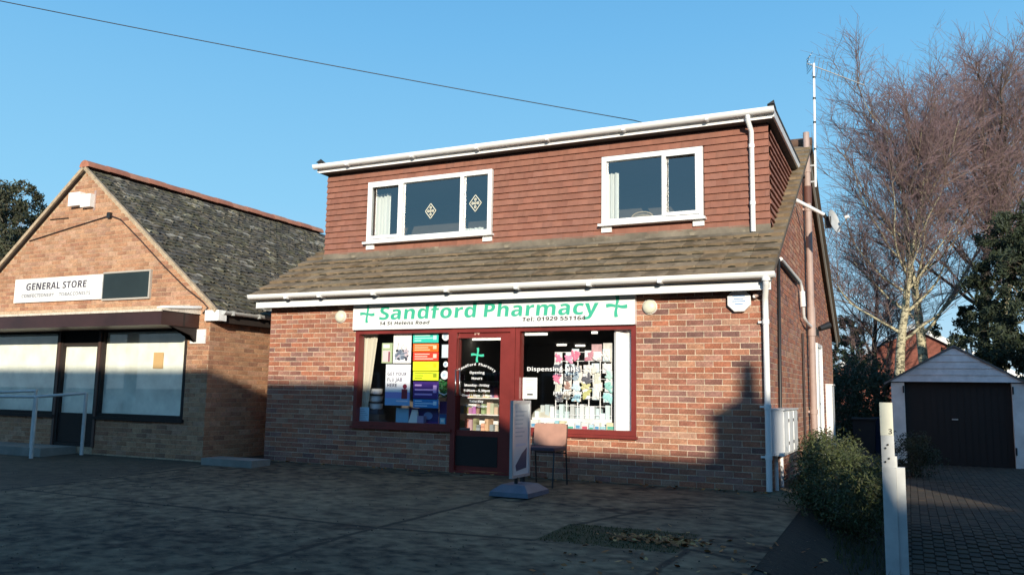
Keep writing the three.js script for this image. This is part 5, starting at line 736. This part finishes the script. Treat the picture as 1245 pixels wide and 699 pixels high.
evergreen('evergreen_tree', 'olive evergreen beside the far brick bungalow gable', [-.35, -.3, -24], 4.6, 1.5, 7000, .09, 303, greens);
{ const p = at(10, 300, 'z', -5), q = at(46, 300, 'z', -6.5), c = at(0, 300, 'z', -9), pal = [[.04, .05, .02], [.055, .062, .024], [.03, .038, .018], [.07, .06, .03]].map(k => col(...k)); evergreen('conifer_tree', 'dark conifer beyond the left roof edge of the general store', [p.x - .3, -.3, -5], 7.5, 2.4, 26000, .08, 304, pal); evergreen('conifer_tree', 'smaller dark conifer tucked against the store roof edge', [q.x - .2, -.3, -6.5], 6.6, 1.6, 14000, .08, 305, darks); tree('bare_tree', 'bare tree rising beyond the conifers by the store', [c.x - .8, -.3, -9], 6.9, [0, 0], 206, { ...birch, limbs: 12, branches: 6, bark: darkBark }); }
{ // brick bungalow beyond the trees
  const z = -27, o = thing('far_house', 'red brick house with white gable boards glimpsed between the birch trunks', 'house', [2.6, -.3, -30]), pk = at(1112, 398, 'z', z), w = 4.2, dr = 2.3, g = new G(); const A = V3(pk.x - w, pk.y - dr, z), B = V3(pk.x + w, pk.y - dr, z), C = V3(pk.x, pk.y, z); g.tri(A, B, C); g.box(A.x + .3, -.4, z - 6, B.x - .3, A.y, z - .001); g.build('wall', std(col(.30, .10, .07), .9, { map: T.grain }), o); const r = new G(); for (const [P, s] of [[A, 1], [B, -1]]) { const a = P.clone().add(V3(-s * .2, -.08, .15)), b = C.clone().add(V3(0, .1, .15)), a2 = a.clone().setZ(z - 6), b2 = b.clone().setZ(z - 6); s > 0 ? r.quad(a, b, b2, a2) : r.quad(b, a, a2, b2); } r.build('roof', std(col(.12, .09, .08), .9, { side: THREE.DoubleSide, map: T.roof }), o); const v = new G(); v.bar(A.clone().add(V3(-.2, -.12, .18)), C.clone().add(V3(0, .06, .18)), .04, .2, V3(-.5, .8, 0)); v.bar(C.clone().add(V3(0, .06, .181)), B.clone().add(V3(.2, -.12, .181)), .04, .2, V3(.5, .8, 0)); v.build('gable_board', M.upvc, o); const f = new G(); f.box(pk.x - .7, .6, z + .001, pk.x + .7, 1.7, z + .05); f.build('window', M.upvc, o);
}
{ // grass and fallen leaves
  const q = rng(71), g = new G(), pal = [[.045, .05, .01], [.06, .062, .014], [.035, .04, .01], [.075, .065, .02]].map(c => col(...c)); for (let i = 0; i < 9000; i++) { let x, z; if (i < 6000) { x = .12 + 1.28 * q(); z = -6 + 8.6 * q(); if (x < .35 + .25 * z) continue; } else { x = -1.36 + 1.2 * q(); z = 2.95 + .85 * q(); if (q() < .45) continue; } const h = (i < 6000 ? .03 + .09 * q() : .012 + .02 * q()), y = gh(x, z) - .006, a = q() * 6.28, w = .004 + .003 * q(), lx = (q() - .5) * h, lz = (q() - .5) * h; g.tint(pal[Math.floor(q() * 4)]).tri(V3(x - Math.cos(a) * w, y, z - Math.sin(a) * w), V3(x + Math.cos(a) * w, y, z + Math.sin(a) * w), V3(x + lx, y + h, z + lz)); }
  tag(g.build('grass', std(col(1, 1, 1), .8, { vertexColors: true, side: THREE.DoubleSide })), 'thin grass and moss in the side border and forecourt patch', 'grass', null, 'stuff');
  const f = new G(), lp = [[.30, .11, .03], [.38, .17, .05], [.2, .08, .03], [.46, .27, .1]].map(c => col(...c)); for (let i = 0; i < 520; i++) { const t = q(); let x, z; if (t < .55) { x = -.42 + .5 * (q() + q() - 1); z = 3.35 + .22 * (q() + q() - 1); } else if (t < .75) { x = -7.6 + 8 * q(); z = .05 + .3 * q() * q(); } else { x = -1 + 2.4 * q(); z = 2.6 + 2.6 * q(); } const y = gh(x, z) + .006 + .012 * q(), a = q() * 6.28, s = .018 + .02 * q(), u = V3(Math.cos(a) * s, (q() - .5) * s * .8, Math.sin(a) * s), v = V3(-Math.sin(a) * s * .55, (q() - .2) * s * .6, Math.cos(a) * s * .55), p = V3(x, y, z); f.tint(lp[Math.floor(q() * 4)]).quad(p.clone().sub(u), p.clone().add(v), p.clone().add(u), p.clone().sub(v)); }
  tag(f.build('leaf_litter', std(col(1, 1, 1), .8, { vertexColors: true, side: THREE.DoubleSide })), 'brown fallen leaves scattered on the forecourt', 'leaves', null, 'stuff');
}

{ // loose grit on the forecourt
  const q = rng(83), g = new G(), b = new THREE.TetrahedronGeometry(1, 1), pal = [[.16, .13, .09], [.1, .085, .065], [.24, .2, .15], [.07, .06, .05]].map(c => col(...c)); for (let i = 0; i < 2600; i++) { const z = .05 + 7.2 * Math.pow(q(), .8), x = -11 + 12.1 * q(), r = .003 + .007 * q() * q(); g.tint(pal[Math.floor(q() * 4)]).add(b, new THREE.Matrix4().makeRotationY(q() * 6).scale(V3(r * 1.3, r * .7, r)).setPosition(x, gh(x, z) + r * .5, z)); }
  tag(g.build('grit', std(col(1, 1, 1), .95, { vertexColors: true })), 'loose grit and small stones scattered over the forecourt', 'grit', null, 'stuff');
}
// ------------------------------------------------------------------ houses behind the camera and beside the drive: their roofs shade the forecourt
function house(name, label, x0, x1, z0, z1, eave, ridge, opt = {}) {
  const o = thing(name, label, 'house', [(x0 + x1) / 2, -.36, (z0 + z1) / 2]), zm = (z0 + z1) / 2, g = new G(), y = -.5, wm = std(col(.34, .17, .12), .9, { map: T.grain });
  g.box(x0 + .3, y, z0 + .3, x1 - .3, eave, z1 - .3); const hl = opt.hipL || 0, hr = opt.hipR || 0, A = V3(x0 + hl, ridge, zm), B = V3(x1 - hr, ridge, zm), r = new G(), a = V3(x0, eave, z0), b = V3(x1, eave, z0), c = V3(x1, eave, z1), d = V3(x0, eave, z1);
  r.quad(b, a, A, B); r.quad(d, c, B, A); r.tri(c, b, B); r.tri(a, d, A); r.quad(a, b, c, d); g.build('wall', wm, o); r.build('roof', std(col(.2, .11, .08), .9, { map: T.roof, side: THREE.DoubleSide }), o);
  for (let x = x0 + 1.4; x < x1 - 1.6; x += 2.6) for (const yy of eave > 4 ? [.7, 3.2] : [.7]) { const w = new G(); w.box(x, yy, z0 + .22, x + 1.2, yy + 1.1, z0 + .299); const f = w.build('window', M.upvc, o); new G().box(x + .08, yy + .08, z0 + .2, x + 1.12, yy + 1.02, z0 + .219).build('pane', phys(col(.03, .04, .05), .1), f); }
  const dr = new G(); dr.box((x0 + x1) / 2 - .45, -.36, z0 + .22, (x0 + x1) / 2 + .45, 1.7, z0 + .299); dr.build('door', M.redwood, o);
  for (const [cx, w, top, pot] of opt.chimneys || []) { const k = new G(); k.box(cx - w / 2, ridge - 1, zm - .35, cx + w / 2, top, zm + .35); k.box(cx - w / 2 - .04, top, zm - .39, cx + w / 2 + .04, top + .08, zm + .39); const ch = k.build('chimney', wm, o); new G().tube([V3(cx + .02, top + .08, zm), V3(cx + .02, pot, zm)], [.13, .105], 12).build('chimney_pot', std(col(.35, .16, .1), .9), ch); }
  return o;
}
const KX = .50, KY = .27; // a point at height y on the shop front lies in line with (x + KX z, y + KY z) at depth z
house('hipped_house', 'brick house with a long hipped roof across the road', -24, 5.9, 15, 21, 3.6, 1.25 + KY * 18, { hipR: 1.3 });
house('gabled_house', 'brick house with an end chimney across the road', -2.75 + KX * 19, .06 + KX * 19, 17.6, 20.4, 3.3, .37 + KY * 19, { chimneys: [[-.225 + KX * 19, .55, .93 + KY * 19, 1.55 + KY * 19]] });
house('low_wing', 'narrow brick link between two houses across the road', .08 + KX * 19, .8 + KX * 19, 18, 20, 3.3, -.45 + KY * 19);
house('gabled_house', 'brick house with a plain ridge beyond the narrow link across the road', .82 + KX * 19, 20, 16, 22, 3.7, .38 + KY * 19);
house('neighbour_house', 'brick house standing beside the drive', 7.85, 15, -3.5, 8.7, 4.0, 6.6);
{ // overhead wire from a pole down the road to the shop roof
  const a = at(772, 146.5, 'z', -3.2), d = at(-230, -46, 'z', 4), pts = [], e = at(805, 156, 'z', -4.6); for (let i = 0; i <= 24; i++) { const t = i / 24, p = d.clone().lerp(a, t); p.y -= .06 * 4 * t * (1 - t); pts.push(p); } pts.push(e);
  const o = thing('overhead_wire', 'thin black overhead wire crossing the blue sky to the shop roof', 'wire', [a.x, a.y, a.z]); new G().tube(pts, .008, 5).build('wire', M.black, o); const m = V3(e.x, roofY(e.z) - .05, e.z); new G().tube([m, V3(e.x, e.y + .05, e.z)], .02, 8).build('anchor', M.galv, o);
  const pb = V3(d.x, gh(d.x, d.z), d.z), po = thing('telegraph_pole', 'brown wooden telegraph pole carrying the overhead wire', 'pole', [pb.x, pb.y, pb.z]); new G().tube([pb, V3(pb.x, d.y + .3, pb.z)], [.14, .1], 12).build('pole', std(col(.09, .06, .04), .9, { map: T.bark }), po); new G().bar(V3(pb.x - .5, d.y, pb.z), V3(pb.x + .5, d.y, pb.z), .08, .08).build('crossarm', M.darkwood, po);
}
renderer.render(scene, camera);
